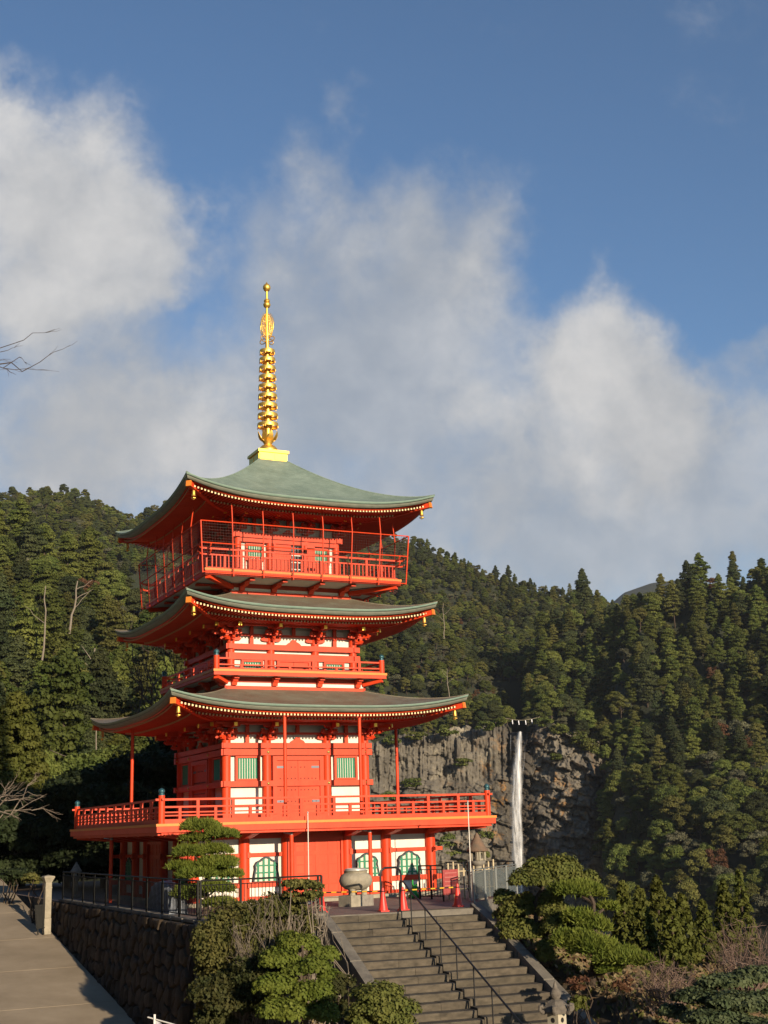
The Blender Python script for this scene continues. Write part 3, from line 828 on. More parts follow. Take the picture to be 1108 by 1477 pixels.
for i, y in enumerate(ys):
    R = .455 - .0155 * i; z = ZS(y); r2 = .19 - .009 * i
    prof_o = [(R - .03, -.08), (R, -.085), (R + .012, .0), (R, .075), (R - .03, .07)]
    n = 24; vs = []; fs = []
    for k in range(n):
        a = 2 * math.pi * k / n
        vs += [(r * math.cos(a), r * math.sin(a), z + dz) for r, dz in prof_o]
    for k in range(n):
        for q in range(5):
            fs.append((k * 5 + q, ((k + 1) % n) * 5 + q, ((k + 1) % n) * 5 + (q + 1) % 5, k * 5 + (q + 1) % 5))
    mb = MB().add(vs, fs)
    mb.lathe([(r2 * .8, -.12), (r2, -.07), (r2, .08), (r2 * .75, .12)], 12, (0, 0, z))
    for a in range(8):
        c, s = math.cos(a * math.pi / 4), math.sin(a * math.pi / 4); mb.bar((r2 * .9 * c, r2 * .9 * s, z), (R * c, R * s, z), .035, .03)
    for a in range(8):
        c, s = math.cos(a * math.pi / 4 + .2), math.sin(a * math.pi / 4 + .2); mb.tube([(R * c, R * s, z - .05), (R * c, R * s, z - .15)], [.012, .022], 5)
    mb.build('spire_ring', GOLD, sp, None, True)
z = ZS(505)
mb = MB()
for a in range(4):
    c, s = math.cos(a * math.pi / 2 + .5), math.sin(a * math.pi / 2 + .5)
    mb.tube([((.24 + .18 * math.cos(t)) * c, (.24 + .18 * math.cos(t)) * s, z + .12 * math.sin(t)) for t in np.linspace(0, 2 * math.pi, 14)], .022, 6)
mb.build('scroll_wheel', GOLD, sp, None, True)
fl = MB(); rr = random.Random(3)
z0, z1 = ZS(480), ZS(308)
for a in range(4):
    c, s = math.cos(a * math.pi / 2 + .5), math.sin(a * math.pi / 2 + .5)
    out = lambda t: .37 * math.sin(math.pi * min(1, t * .86 + .14)) ** .7
    fl.tube([(out(t) * c, out(t) * s, z0 + (z1 - z0) * t) for t in np.linspace(0, 1, 14)], .014, 5)
    for j in range(13):
        t = .06 + .88 * j / 13; w = out(t)
        for q in range(3):
            r0 = w * (q + .6) / 3.2; rad = .045
            fl.tube([((r0 + rad * math.cos(b) * (1 - .1 * b / 6)) * c, (r0 + rad * math.cos(b) * (1 - .1 * b / 6)) * s, z0 + (z1 - z0) * t + rad * 1.2 * math.sin(b)) for b in np.linspace(rr.random(), 4.6 + rr.random(), 7)], .010, 4, cap=False)
        fl.bar((w * .92 * c, w * .92 * s, z0 + (z1 - z0) * t), ((w + .05) * c, (w + .05) * s, z0 + (z1 - z0) * t + .10), .012, .02)
fl.build('water_flame', GOLDM, sp)
MB().lathe([(.05, -.22), (.06, -.2), (.12, -.17), (.165, -.08), (.165, -.02), (.12, .04), (.10, .05), (.13, .09), (.14, .13), (.11, .19), (.06, .22)], 14, (0, 0, ZS(238))).build('dragon_jewel', GOLD, sp, None, True)
MB().cyl((0, 0, ZS(300)), (0, 0, ZS(125)), .055, .05, 10).build('mast_tip', GOLD, sp, None, True)
MB().lathe([(.06, -.19), (.12, -.15), (.175, -.04), (.17, .05), (.12, .13), (.05, .18), (.012, .26)], 16, (0, 0, ZS(118))).build('sacred_jewel', GOLD, sp, None, True)

# --- wind bells under the roof corners
def bell_mesh(zo=0):
    mb = MB()
    mb.lathe([(.016, 0), (.016, -.10)], 6); mb.lathe([(.05, -.10), (.065, -.14), (.07, -.24), (.085, -.32), (.09, -.33)][::-1], 10)
    mb.lathe([(.012, -.33), (.012, -.40)][::-1], 5); mb.lathe([(.10, -.42), (.10, -.40)], 8); mb.lathe([(.03, -.47), (.05, -.42)], 6)
    return mb.mesh('wind_bell', GOLD, True)
bm = bell_mesh()
LV = {0: 'lowest', 1: 'middle', 2: 'top'}
CN = {0: 'nearest the niwaki pine', 1: 'beside the shaded trees', 3: 'nearest the waterfall'}
for li, (h, zu) in enumerate(((6.03, u1), (5.24, u2), (5.28, u3))):
    for k in (0, 1, 3):
        a = h - .42; p = Rz(k) @ Vector((-a, -a, zu - .13))
        o = link('wind_bell', bm, None, T(p.x, p.y, p.z))
        tag(o, 'small gilt wind bell hanging from the %s roof corner %s' % (LV[li], CN[k]), 'bell', 'wind bells under the pagoda eaves')
# ------------------------------------------------------------------ near ground, terrace, stairs, road, wall
WX = -7.4                                                       # plane of the retaining wall beside the road
TL = on_z(475, 1321, GZ); TR = on_z(683, 1310, GZ)              # ends of the top stair nosing
SU = Vector((TR - TL)); SW = SU.length; SU.normalize()
SV = Vector((SU.y, -SU.x, 0)); SV = SV if SV.y < 0 else -SV      # downhill direction of the stairs
STEPS, RISE, RUN = 21, .181, .455
TLv = Vector(TL)
def stair(a, b, z): p = TLv + SU * a + SV * b; return (p.x, p.y, z)
FR0 = on_z(684, 1302, GZ); FR1 = on_z(746, 1289, GZ)            # glass fence line
def zroad(y): return np.clip(-1.10 + (np.asarray(y, float) - 5.84) * .1535, -4.05, 9.0)
def xright(y):                                                  # right rim of the terrace
    return np.interp(y, [-14.2, FR0[1], FR1[1], 0, 30], [TR[0] + .3, FR0[0], FR1[0] + .3, 9.5, 11.0])
def gnear(x, y):
    x = np.asarray(x, float); y = np.asarray(y, float)
    front = np.maximum(-13.45 - y, 0)
    slope = np.interp(x, [-8, -3.6, -3.2, 1.6, 2.2, 10], [.60, .60, .62, .62, .24, .22])
    z = GZ - .45 - slope * front - np.interp(x, [-3.6, -3.2], [1.3, .2]) * np.clip(front / .5, 0, 1) * (x < 1.6)
    z = np.maximum(z, np.interp(x, [-4, 2.5, 12], [-4.05, -4.05, -5.5]))
    right = np.maximum(x - xright(y), 0)
    z = z - .27 * np.minimum(right, 12) - .55 * np.maximum(right - 12, 0)
    back = np.maximum(y - 34, 0); z = z - .12 * back
    zl = zroad(y) - .08
    t = np.clip((WX + .75 - x) / .45, 0, 1) * (y < 5.9) + np.clip((WX - .4 - x) / .3, 0, 1) * (y >= 5.9)
    z = z * (1 - t) + zl * t
    z = z + (fbm(x * .35, y * .35, 5) - .5) * .5 * np.clip(right + front * (x > 2), 0, 1)
    cam_r = np.hypot(x - CAM[0], y - CAM[1])                     # the viewpoint stands on a rise of its own
    z = np.maximum(z, np.interp(cam_r, [0, 6, 16, 24], [.65, .6, -4.5, -60]))
    return np.maximum(z, -46)
def hz(x, y): return float(gnear(x, y))
xs = np.concatenate([np.linspace(-75, -14, 40), np.linspace(-13.5, 16, 119), np.linspace(17, 190, 60)])
ys = np.concatenate([np.linspace(-75, -32, 25), np.linspace(-31.5, 22, 150), np.linspace(24, 190, 60)])
gx, gy = np.meshgrid(xs, ys)
g = link('ground', grid_mesh('ground', np.stack([gx, gy, gnear(gx, gy)], -1), EARTH)); tag(g, kind='structure')
far = np.zeros((2, 2, 3)); far[..., 0] = [[-4400, 4400], [-4400, 4400]]; far[..., 1] = [[-4400, -4400], [4400, 4400]]; far[..., 2] = -48
tag(link('valley_floor', grid_mesh('valley_floor', far, FORESTF)), kind='structure')

# terrace slab with a paved top and a stone kerb
def poly_slab(pts, z0, z1, mats):
    n = len(pts); mb = MB()
    mb.add([(p[0], p[1], z1) for p in pts], [tuple(range(n))], 0)
    vs = [(p[0], p[1], z0) for p in pts] + [(p[0], p[1], z1) for p in pts]
    mb.add(vs, [(i, (i + 1) % n, (i + 1) % n + n, i + n) for i in range(n)], 1)
    return mb
FL = (WX + .02, -13.35)
tp = [FL, tuple(TL[:2]), tuple(TR[:2]), tuple(FR0[:2]), tuple(FR1[:2]), (9.4, 0), (10.6, 30), (WX + .02, 30)]
ter = poly_slab(tp, GZ - 3.0, GZ, None).build('terrace', [PAVE, KERB]); tag(ter, kind='structure')
def kerb(p, q, w=.34, hgt=.16, name='kerb_stone', n=None, parent=None, z=GZ):
    p, q = Vector((p[0], p[1], 0)), Vector((q[0], q[1], 0)); L = (q - p).length; n = n or max(1, int(L / 1.1))
    for i in range(n):
        a = p.lerp(q, i / n + .004); b = p.lerp(q, (i + 1) / n - .004)
        MB().bar((a.x, a.y, z + hgt / 2 - .06), (b.x, b.y, z + hgt / 2 - .06), w, hgt).build(name, KERB, parent if parent else ter)
kerb((WX + .19, 5.2), (WX + .19, -13.2), .34, .14)
kerb((FL[0] + .05, FL[1] + .12), (TL[0] - .1, TL[1] + .1), .34, .14)

# ---- retaining wall of rough stones
def voronoi(pts, x0, x1, y0, y1):
    P_ = np.array(pts); cells = []
    for i, c in enumerate(P_):
        poly = [(x0, y0), (x1, y0), (x1, y1), (x0, y1)]
        d = np.hypot(*(P_ - c).T); near = [j for j in np.argsort(d) if j != i and d[j] < 3.2][:24]
        for j in near:
            m = (P_[j] + c) / 2; nrm = P_[j] - c; out = []
            for a in range(len(poly)):
                p, q = poly[a], poly[(a + 1) % len(poly)]
                sp_, sq = (p[0] - m[0]) * nrm[0] + (p[1] - m[1]) * nrm[1], (q[0] - m[0]) * nrm[0] + (q[1] - m[1]) * nrm[1]
                if sp_ <= 0: out.append(p)
                if sp_ * sq < 0:
                    t = sp_ / (sp_ - sq); out.append((p[0] + (q[0] - p[0]) * t, p[1] + (q[1] - p[1]) * t))
            poly = out
            if len(poly) < 3: break
        if len(poly) >= 3: cells.append((tuple(c), poly))
    return cells
def stone_mesh(c, poly, depth, rr, to3):
    """rounded boulder face: outline at depth 0, shoulder ring, crown"""
    mb = MB(); n = len(poly); rings = []
    for f, dp in ((.95, -.10), (.93, .0), (.80, depth * .75), (.45, depth)):
        jit = [(rr.uniform(-.02, .02), rr.uniform(-.02, .02)) for _ in poly]
        rings.append([to3(c[0] + (p[0] - c[0]) * f + j[0] * (f < .9), c[1] + (p[1] - c[1]) * f + j[1] * (f < .9), dp + rr.uniform(-.02, .02) * (f < .9)) for p, j in zip(poly, jit)])
    vs = [v for r in rings for v in r]; fs = []
    for k in range(3):
        for i in range(n): fs.append((k * n + i, k * n + (i + 1) % n, (k + 1) * n + (i + 1) % n, (k + 1) * n + i))
    fs.append(tuple(3 * n + i for i in range(n)))
    return mb.add(vs, fs)
def stone_wall(name, origin, along, length, ztop, zbot_fn, out, cell, seed, label, lean=.10):
    """vertical wall: along (unit vec), outwards normal out; stones from zbot_fn(s) up to ztop"""
    rr = random.Random(seed)
    zmin = min(zbot_fn(0), zbot_fn(length)) - .2
    pts = []; row = 0; t = zmin + cell * .4
    while t < ztop - .05:
        s = (row % 2) * cell * .5
        while s < length + cell * .3:
            pts.append((s + rr.uniform(-.3, .3) * cell, t + rr.uniform(-.25, .25) * cell)); s += cell * rr.uniform(.8, 1.25)
        t += cell * .78; row += 1
    o = Vector(origin); al = Vector(along); ov = Vector(out)
    def to3(s, z, d):
        p = o + al * s + ov * (d + (ztop - z) * lean); return (p.x, p.y, z)
    w = MB()
    vs = []
    for i in range(25):
        s = length * i / 24; vs += [to3(s, ztop, -.05), to3(s, zmin - .5, -.05)]
    w.add(vs, [(2 * i, 2 * i + 1, 2 * i + 3, 2 * i + 2) for i in range(24)])
    back = [to3(0, ztop, -.5), to3(length, ztop, -.5), to3(length, zmin - .5, -.6), to3(0, zmin - .5, -.6)]
    w.add([to3(0, ztop, -.05), to3(length, ztop, -.05)] + back, [(0, 1, 3, 2), (2, 3, 4, 5)])
    wall = w.build(name, EARTH); tag(wall, label, 'wall')
    for c, poly in voronoi(pts, 0, length, zmin, ztop):
        if max(p[1] for p in poly) < zbot_fn(c[0]) - .1: continue
        stone_mesh(c, poly, rr.uniform(.06, .17), rr, to3).build('stone', DARKSTONE, wall, None, True)
    return wall
stone_wall('retaining_wall', (WX, -13.35, 0), (0, 1, 0), 19.0, GZ - .03, lambda s: float(zroad(-13.35 + s)), (-1, 0, 0), .60, 4,
           'rough boulder retaining wall rising beside the sloping concrete road')
stone_wall('retaining_wall', (WX + .05, -13.37, 0), (1, 0, 0), TL[0] - WX - .25, GZ - .03, lambda s: -2.2, (0, -1, 0), .7, 9,
           'boulder wall below the terrace fence, half hidden by shrubs', .12)

# ---- road of concrete slabs
yb = [-40, -30.5, -22.3, -16.2, -11.0, -6.0, -1.2, 3.6, 8.6, 13.8, 19.5, 26, 34, 46]
base = MB(); ysr = np.linspace(-40, 46, 60)
vs = []
for y in ysr: vs += [(-30, y, float(zroad(y)) - .045), (WX - .34, y, float(zroad(y)) - .045)]
base.add(vs, [(2 * i, 2 * i + 1, 2 * i + 3, 2 * i + 2) for i in range(59)])
road = base.build('road', material('joint_fill', (.05, .042, .032), .95)); tag(road, kind='structure')
for a, b in zip(yb[:-1], yb[1:]):
    for x0, x1 in ((-30, -18.0), (-17.985, WX - .36)):
        m = 7; vs = []
        for i in range(m):
            y = a + .012 + (b - a - .024) * i / (m - 1); z = float(zroad(y))
            vs += [(x0, y, z), (x1, y, z), (x0, y, z - .06), (x1, y, z - .06)]
        fs = []
        for i in range(m - 1):
            k = i * 4; fs += [(k, k + 1, k + 5, k + 4), (k + 1, k + 3, k + 7, k + 5), (k + 2, k, k + 4, k + 6)]
        fs += [(0, 2, 3, 1), (m * 4 - 4, m * 4 - 3, m * 4 - 1, m * 4 - 2)]
        MB().add(vs, fs).build('road_slab', CONC, road)

# ---- stairs
st = empty('stairway', tuple(TL), 0, 'broad weathered stone stairway climbing to the pagoda terrace', 'stairs')
inv = Matrix.Translation(-Vector(TL))
half = SW * .485
rr = random.Random(8)
for k in range(STEPS):
    z1 = GZ - RISE * k; b0 = RUN * k - (.0 if k else .35); 
    for sidei, (a0, a1, off) in enumerate(((.0, half, .05), (half + .012, SW, 0.0))):
        cuts = [a0] + sorted([a0 + (a1 - a0) * (.5 + rr.uniform(-.18, .18))]) + [a1]
        for c0, c1 in zip(cuts[:-1], cuts[1:]):
            zz = z1 - off + rr.uniform(-.006, .006) + .012; dz = .34; e = RUN + .34
            if k == STEPS - 1: e = 4.0
            b1 = RUN * k + off * .5 + rr.uniform(-.008, .008)
            p = [stair(c0 + .004, b1 - e + (RUN if k == 0 else RUN) * 0, zz), stair(c1 - .004, b1 - e, zz), stair(c1 - .004, b1 - .02, zz), stair(c0 + .004, b1 - .02, zz),
                 stair(c0 + .004, b1, zz - .025), stair(c1 - .004, b1, zz - .025), stair(c0 + .004, b1, zz - dz), stair(c1 - .004, b1, zz - dz), stair(c0 + .004, b1 - e, zz - dz), stair(c1 - .004, b1 - e, zz - dz)]
            if k == 0:
                p[0] = stair(c0 + .004, b1 - .36, zz); p[1] = stair(c1 - .004, b1 - .36, zz); p[8] = stair(c0 + .004, b1 - .36, zz - dz); p[9] = stair(c1 - .004, b1 - .36, zz - dz)
            fs = [(0, 1, 2, 3), (3, 2, 5, 4), (4, 5, 7, 6), (1, 9, 7, 5), (1, 5, 2), (0, 3, 4), (0, 4, 6, 8), (0, 8, 9, 1)]
            MB().add(p, fs).build('step_stone', STEP, st, inv)
for sx, (a, w) in enumerate(((-.34, .32), (SW + .02, .32))):
    mb = MB(); L = RUN * STEPS; n = 6
    for i in range(n):
        t0, t1 = i / n, (i + 1) / n - .006
        q = []
        for t in (t0, t1):
            b = -.3 + (L + .3) * t; z = GZ + .14 - RISE / RUN * max(b, 0)
            q += [stair(a, b, z), stair(a + w, b, z), stair(a, b, z - 1.3), stair(a + w, b, z - 1.3)]
        MB().add(q, [(0, 1, 5, 4), (1, 3, 7, 5), (2, 0, 4, 6), (0, 2, 3, 1), (4, 5, 7, 6)]).build('stringer_stone', KERB, st, inv)

# landing below the stairs
lz = GZ - RISE * STEPS
mb = MB(); q = [stair(-4, RUN * STEPS - .3, lz), stair(SW + 3, RUN * STEPS - .3, lz), stair(SW + 3, RUN * STEPS + 7, lz), stair(-4, RUN * STEPS + 7, lz)]
mb.add(q + [(p[0], p[1], lz - .6) for p in q], [(0, 1, 2, 3)] + [(i, (i + 1) % 4, (i + 1) % 4 + 4, i + 4) for i in range(4)])
tag(mb.build('landing', CONC), kind='structure')

# handrail down the middle of the stairs
hr = empty('stair_handrail', stair(half, .1, GZ), 0, 'dark iron handrail running down the middle of the stone stairs', 'handrail')
hinv = Matrix.Translation(-Vector(stair(half, .1, GZ)))
off = half + .12
def hp(b, dz=0): return stair(off, b, GZ - RISE / RUN * max(b, 0) - .02 + dz)
MB().tube([hp(-.35, 0), hp(-.35, .82), hp(-.30, .90), hp(.0, .90), hp(.5, .86)] + [hp(b, .88) for b in np.linspace(1.0, RUN * STEPS, 9)], .027, 7).build('rail_pipe', IRON, hr, hinv, True)
for b in np.arange(.6, RUN * STEPS, 1.12): MB().tube([hp(b, -.2), hp(b, .87)], .02, 6).build('rail_post', IRON, hr, hinv)

# the hoop at the head of the stairs
hoop = MB().tube([tuple(p) for p in [np.array(stair(off - .35, -1.1, GZ)) + np.array(v) for v in ((0, 0, 0), (0, 0, 1.05), (.03, 0, 1.2), (.16, 0, 1.28), (.55, 0, 1.28), (.68, 0, 1.2), (.72, 0, 1.05), (.72, 0, 0))]], .034, 8).build('barrier_hoop', IRON, None, None, True)
tag(hoop, 'black iron hoop barrier standing at the head of the stairs', 'barrier')

# ---- terrace fence of iron bars
def fence(p, q, hgt, n_bar, name, label, mat, parent_loc=None, post_every=9, toprail=True, z0=GZ, z1=None):
    p, q = Vector((p[0], p[1], z0)), Vector((q[0], q[1], z0 if z1 is None else z1))
    root = empty(name, tuple(p), 0, label, 'fence'); inv = Matrix.Translation(-p)
    up = Vector((0, 0, 1))
    for z, r in ((hgt, .028), (hgt - .13, .016), (.10, .018)):
        MB().tube([p + up * z, q + up * z], r, 6).build('rail', mat, root, inv)
    bar = MB().cyl((0, 0, .10), (0, 0, hgt - .13), .011, .011, 5).mesh('bar', mat)
    post = MB().box(-.028, .028, -.028, .028, 0, hgt).mesh('post', mat)
    for i in range(n_bar + 1):
        c = p.lerp(q, i / n_bar) - p
        if i % post_every == 0 or i == n_bar: link('post', post, root, T(*c))
        else: link('bar', bar, root, T(*c))
    return root
zt = GZ + .08
fence((WX + .16, 5.0), (WX + .16, -13.1), 1.08, 120, 'bar_fence', 'dark iron bar fence along the top of the roadside wall', RAIL, z0=zt, post_every=12)
fence((WX + .22, -13.16), (TL[0] - .15, TL[1] + .2), 1.08, 34, 'bar_fence', 'dark iron bar fence above the shrubs beside the niwaki pine', RAIL, z0=zt, post_every=11)
bk0 = (6.0, -3.6); bk1 = (FR1[0] + .9, FR1[1] + 1.6)
fence(bk0, bk1, 1.12, 30, 'bar_fence', 'black iron fence between the pagoda and the waterfall view', IRON, z0=GZ, post_every=10)
# glass panel fence
root = empty('glass_fence', tuple(FR0), 0, 'grey glass panel fence beside the head of the stairs', 'fence'); inv = Matrix.Translation(-Vector(FR0))
GLS = material('fence_glass', (.16, .19, .19), .12, alpha=.45, spec=.6)
GPOST = material('fence_steel', (.17, .18, .17), .45, metal=.3)
a, b = Vector(FR0), Vector(FR1)
for i in range(4):
    p, q = a.lerp(b, i / 4), a.lerp(b, (i + 1) / 4)
    MB().box(-.03, .03, -.03, .03, 0, 1.05).build('post', GPOST, root, T(*(p - a)))
    d = (q - p).normalized()
    MB().bar(p + d * .05 + Vector((0, 0, .53)), q - d * .05 + Vector((0, 0, .53)), .012, .86).build('glass_panel', GLS, root, inv)
    for zz in (.98, 1.06): MB().bar(p + Vector((0, 0, zz)), q + Vector((0, 0, zz)), .04, .03).build('rail', GPOST, root, inv)
MB().box(-.03, .03, -.03, .03, 0, 1.05).build('post', GPOST, root, T(*(b - a)))

# leaf litter and dry grass over the garden bank
def litter(name, x0, x1, y0, y1, n, mats, ls, seed, label, keep=None):
    r = np.random.default_rng(seed); X = r.uniform(x0, x1, n); Y = r.uniform(y0, y1, n)
    k = np.ones(n, bool) if keep is None else keep(X, Y); X, Y = X[k], Y[k]; Z = gnear(X, Y)
    P_ = np.stack([X, Y, Z + .03 + .05 * r.random(len(X))], -1); N = np.stack([r.normal(size=len(X)) * .9, r.normal(size=len(X)) * .9 - .3, np.full(len(X), .7)], -1)
    me = leaf_mesh(name, P_, N, ls * r.uniform(.5, 1.5, len(X)), mats, 2.2)
    me.polygons.foreach_set('material_index', r.integers(0, len(mats), len(X)).astype(np.int32))
    tag(link(name, me), label, 'ground cover', kind='stuff')
# ------------------------------------------------------------------ foliage helpers
def leaf_mesh(name, P_, N, size, mats, aspect=1.0, mi=0, extra=None, tri=False, bend=None):
    """one small face for each leaf or tuft; extra = (MB, material index) adds trunk geometry to the same mesh"""
    n = len(P_); N = N / (np.linalg.norm(N, axis=1, keepdims=True) + 1e-9)
    A = RNG.normal(size=(n, 3)) if bend is None else bend
    Tt = A - (A * N).sum(1, keepdims=True) * N; Tt /= (np.linalg.norm(Tt, axis=1, keepdims=True) + 1e-9)
    B = np.cross(N, Tt); s = np.asarray(size).reshape(-1, 1) * .5
    if tri: V = np.stack([P_ - B * s, P_ + B * s, P_ + Tt * s * 2 * aspect], 1); k = 3
    else:
        c = N * s * .25
        V = np.stack([P_ - Tt * s * aspect, P_ - B * s + c, P_ + Tt * s * aspect, P_ + B * s + c], 1); k = 4
    V = V.reshape(-1, 3); nf = n
    starts = np.arange(n) * k; tot = np.full(n, k); li = np.arange(n * k); mid = np.full(n, mi)
    if extra is not None:
        emb, emi = extra; off = len(V)
        V = np.concatenate([V, np.array(emb.v)]); el = []; es = []; et = []; c0 = n * k
        for f in emb.f: es.append(c0); et.append(len(f)); el += [i + off for i in f]; c0 += len(f)
        li = np.concatenate([li, np.array(el)]); starts = np.concatenate([starts, es]); tot = np.concatenate([tot, et]); mid = np.concatenate([mid, np.full(len(es), emi)])
    me = bpy.data.meshes.new(name)
    me.vertices.add(len(V)); me.vertices.foreach_set('co', V.reshape(-1).astype(np.float32))
    me.loops.add(len(li)); me.loops.foreach_set('vertex_index', li.astype(np.int32))
    me.polygons.add(len(starts)); me.polygons.foreach_set('loop_start', starts.astype(np.int32)); me.polygons.foreach_set('loop_total', tot.astype(np.int32))
    for m in mats: me.materials.append(m)
    me.polygons.foreach_set('material_index', mid.astype(np.int32))
    me.update(calc_edges=True)
    return me
def clump_leaves(clumps, per_area, size, jit=.55, shell=.35, up=.0, flat_bottom=True):
    """clumps: (cx,cy,cz,rx,ry,rz). Leaves lie on and just inside each clump's surface"""
    PP, NN = [], []
    for c in clumps:
        r = np.array(c[3:6]); area = 4 * math.pi * ((r[0] * r[1]) ** 1.6 / 3 + (r[0] * r[2]) ** 1.6 / 3 + (r[1] * r[2]) ** 1.6 / 3) ** (1 / 1.6)
        n = max(6, int(area * per_area))
        d = RNG.normal(size=(n, 3)); d /= np.linalg.norm(d, axis=1, keepdims=True)
        if flat_bottom: d[:, 2] = np.where(d[:, 2] < -.25, -d[:, 2] * .5, d[:, 2])
        rad = 1 - shell * RNG.random((n, 1)) ** 2 + .08 * RNG.normal(size=(n, 1))
        PP.append(np.array(c[:3]) + d * r * rad)
        NN.append(d / r * r.mean() + jit * RNG.normal(size=(n, 3)) + np.array([0, 0, up]))
    return np.concatenate(PP), np.concatenate(NN)
def limb(mb, p0, p1, r0, r1, n=6, wob=.08, segs=4, mi=0):
    p0, p1 = np.array(p0, float), np.array(p1, float); L = np.linalg.norm(p1 - p0)
    pts = [p0 + (p1 - p0) * t + RNG.normal(size=3) * wob * L * math.sin(math.pi * t) * .5 for t in np.linspace(0, 1, segs + 1)]
    mb.tube([tuple(p) for p in pts], list(np.linspace(r0, r1, segs + 1)), n, mi); return pts

# prototypes of the forest trees (real metres, base at origin)
def cedar_proto(H, R, name, mat, dens=1.0, ls=.36, bare=.10):
    cl = []; n = int(64 * dens)
    for i in range(n):
        t = ((i + .5) / n) ** .95; z = H * (bare + (1 - bare) * t) + RNG.normal() * .3
        prof = (1 - t ** 2.6) ** .7 * (1 - .45 * (1 - t) ** 5) * (1 + .25 * math.sin(9 * t + R * 7))
        r = R * max(prof, .10); a = i * 2.399963 + RNG.normal() * .45
        rr_ = r * RNG.uniform(.35, .85); s = (.36 * R * (.5 + .6 * prof)) * RNG.uniform(.65, 1.35)
        cl.append((rr_ * math.cos(a), rr_ * math.sin(a), z - .15 * rr_, s * 1.12, s * 1.12, s * RNG.uniform(.45, .75)))
    lean = RNG.normal() * .3
    cl.append((lean, 0, H * .97, R * .22, R * .22, R * .22)); cl.append((0, 0, H * .92, R * .34, R * .34, R * .26))
    P_, N = clump_leaves(cl, 8.5 / (ls / .44) ** 2, ls, .55, .45, .2)
    mb = MB(); mb.tube([(0, 0, -1.2), (0, 0, H * .3), (0.1, 0, H * .95)], [R * .085, R * .065, R * .015], 6)
    sz = ls * RNG.uniform(.6, 1.5, len(P_))
    return leaf_mesh(name, P_, N, sz, [mat, BARK], 1.25, 0, (mb, 1))
def broad_proto(H, R, name, mat, n=40, ls=.34):
    cl = []; zc = H * .50
    for i in range(n):
        d = RNG.normal(size=3); d /= np.linalg.norm(d)
        if d[2] < -.55: d[2] *= -.6
        s = R * RNG.uniform(.24, .44)
        cl.append((d[0] * R * .74, d[1] * R * .74, zc + d[2] * H * .40, s, s, s * .72))
    P_, N = clump_leaves(cl, 8.5 / (ls / .42) ** 2, ls, .55, .45, .15)
    mb = MB(); limb(mb, (0, 0, -1), (0, 0, H * .55), .3, .16)
    for i in range(4):
        a = i * 1.6 + .4; limb(mb, (0, 0, H * .3), (R * .6 * math.cos(a), R * .6 * math.sin(a), H * .6), .14, .05)
    return leaf_mesh(name, P_, N, ls * RNG.uniform(.6, 1.5, len(P_)), [mat, BARK], 1.15, 0, (mb, 1))
PC = [cedar_proto(18, 3.9, 'cedar_a', L_CEDAR), cedar_proto(21, 4.0, 'cedar_b', L_DEEP, 1.1), cedar_proto(16, 4.4, 'cedar_c', L_CEDAR, .95, .38, .06),
      cedar_proto(20, 3.5, 'cedar_d', L_OLIVE, .85, .36, .26), cedar_proto(15, 4.2, 'cedar_e', L_BROAD, .8, .36, .05)]
PB = [broad_proto(11, 4.6, 'broad_a', L_BROAD), broad_proto(13, 5.2, 'broad_b', L_DEEP, 46), broad_proto(9, 4.2, 'broad_c', L_GREY, 30), broad_proto(12, 4.2, 'broad_d', L_OLIVE, 26, .36),
      broad_proto(12, 4.8, 'broad_e', L_BROAD, 34)]
PY = [cedar_proto(13, 3.8, 'young_a', L_YEL, 1.1, .36, .04), broad_proto(11, 4.4, 'young_b', L_YEL, 40, .34)]
PR = [broad_proto(9, 3.6, 'russet_a', L_DRY, 24, .34)]

# ------------------------------------------------------------------ wooded hills: surfaces laid out by direction and distance
def hill_fn(sky, bot, d0, d1, lift, p=1.0, bump=.06, seed=1):
    sx, sy = zip(*sky); bx, by = zip(*bot)
    def f(px, t):
        px = np.asarray(px, float); t = np.asarray(t, float)
        dd1 = d1(px) if callable(d1) else d1; dd0 = d0(px) if callable(d0) else d0
        d = dd0 + (dd1 - dd0) * t ** p
        top = np.interp(px, sx, sy) + lift * F_PX / dd1; b = np.interp(px, bx, by)
        py = b + (top - b) * np.minimum(t, 1.0)
        nz = (fbm(px / 90.0, t * 3.0, seed, 4) - .5)
        d = d * (1 + bump * nz * np.sin(np.pi * np.clip(t, 0, 1)))
        X = (px - 554) / F_PX; Y = -(py - 738.5) / F_PX
        D = RGT[None] * X.reshape(-1, 1) + UPV[None] * Y.reshape(-1, 1) + FWD[None]
        h = np.hypot(D[:, 0], D[:, 1])
        return CAM[None] + D * (d.reshape(-1) / h).reshape(-1, 1)
    return f
def hill(name, x0, x1, f, nx=60, nt=30, mat=None, tail=True):
    px = np.linspace(x0, x1, nx); rows = []
    for t in np.linspace(0, 1, nt): rows.append(f(px, np.full(nx, t)))
    if tail:
        last = rows[-1]; c = last - CAM; c[:, 2] = 0
        for k, dz in ((.06, -.04), (.2, -.25), (.5, -.7)):
            q = last + c * k; q[:, 2] = last[:, 2] + dz * np.maximum(last[:, 2] + 48, 5); rows.append(q)
    base = rows[0].copy(); c = base - CAM; base = base - c * .02; base[:, 2] = np.minimum(base[:, 2] - 25, -46); rows.insert(0, base)
    o = link(name, grid_mesh(name, np.array(rows), mat or FORESTF)); tag(o, kind='structure')
    return o
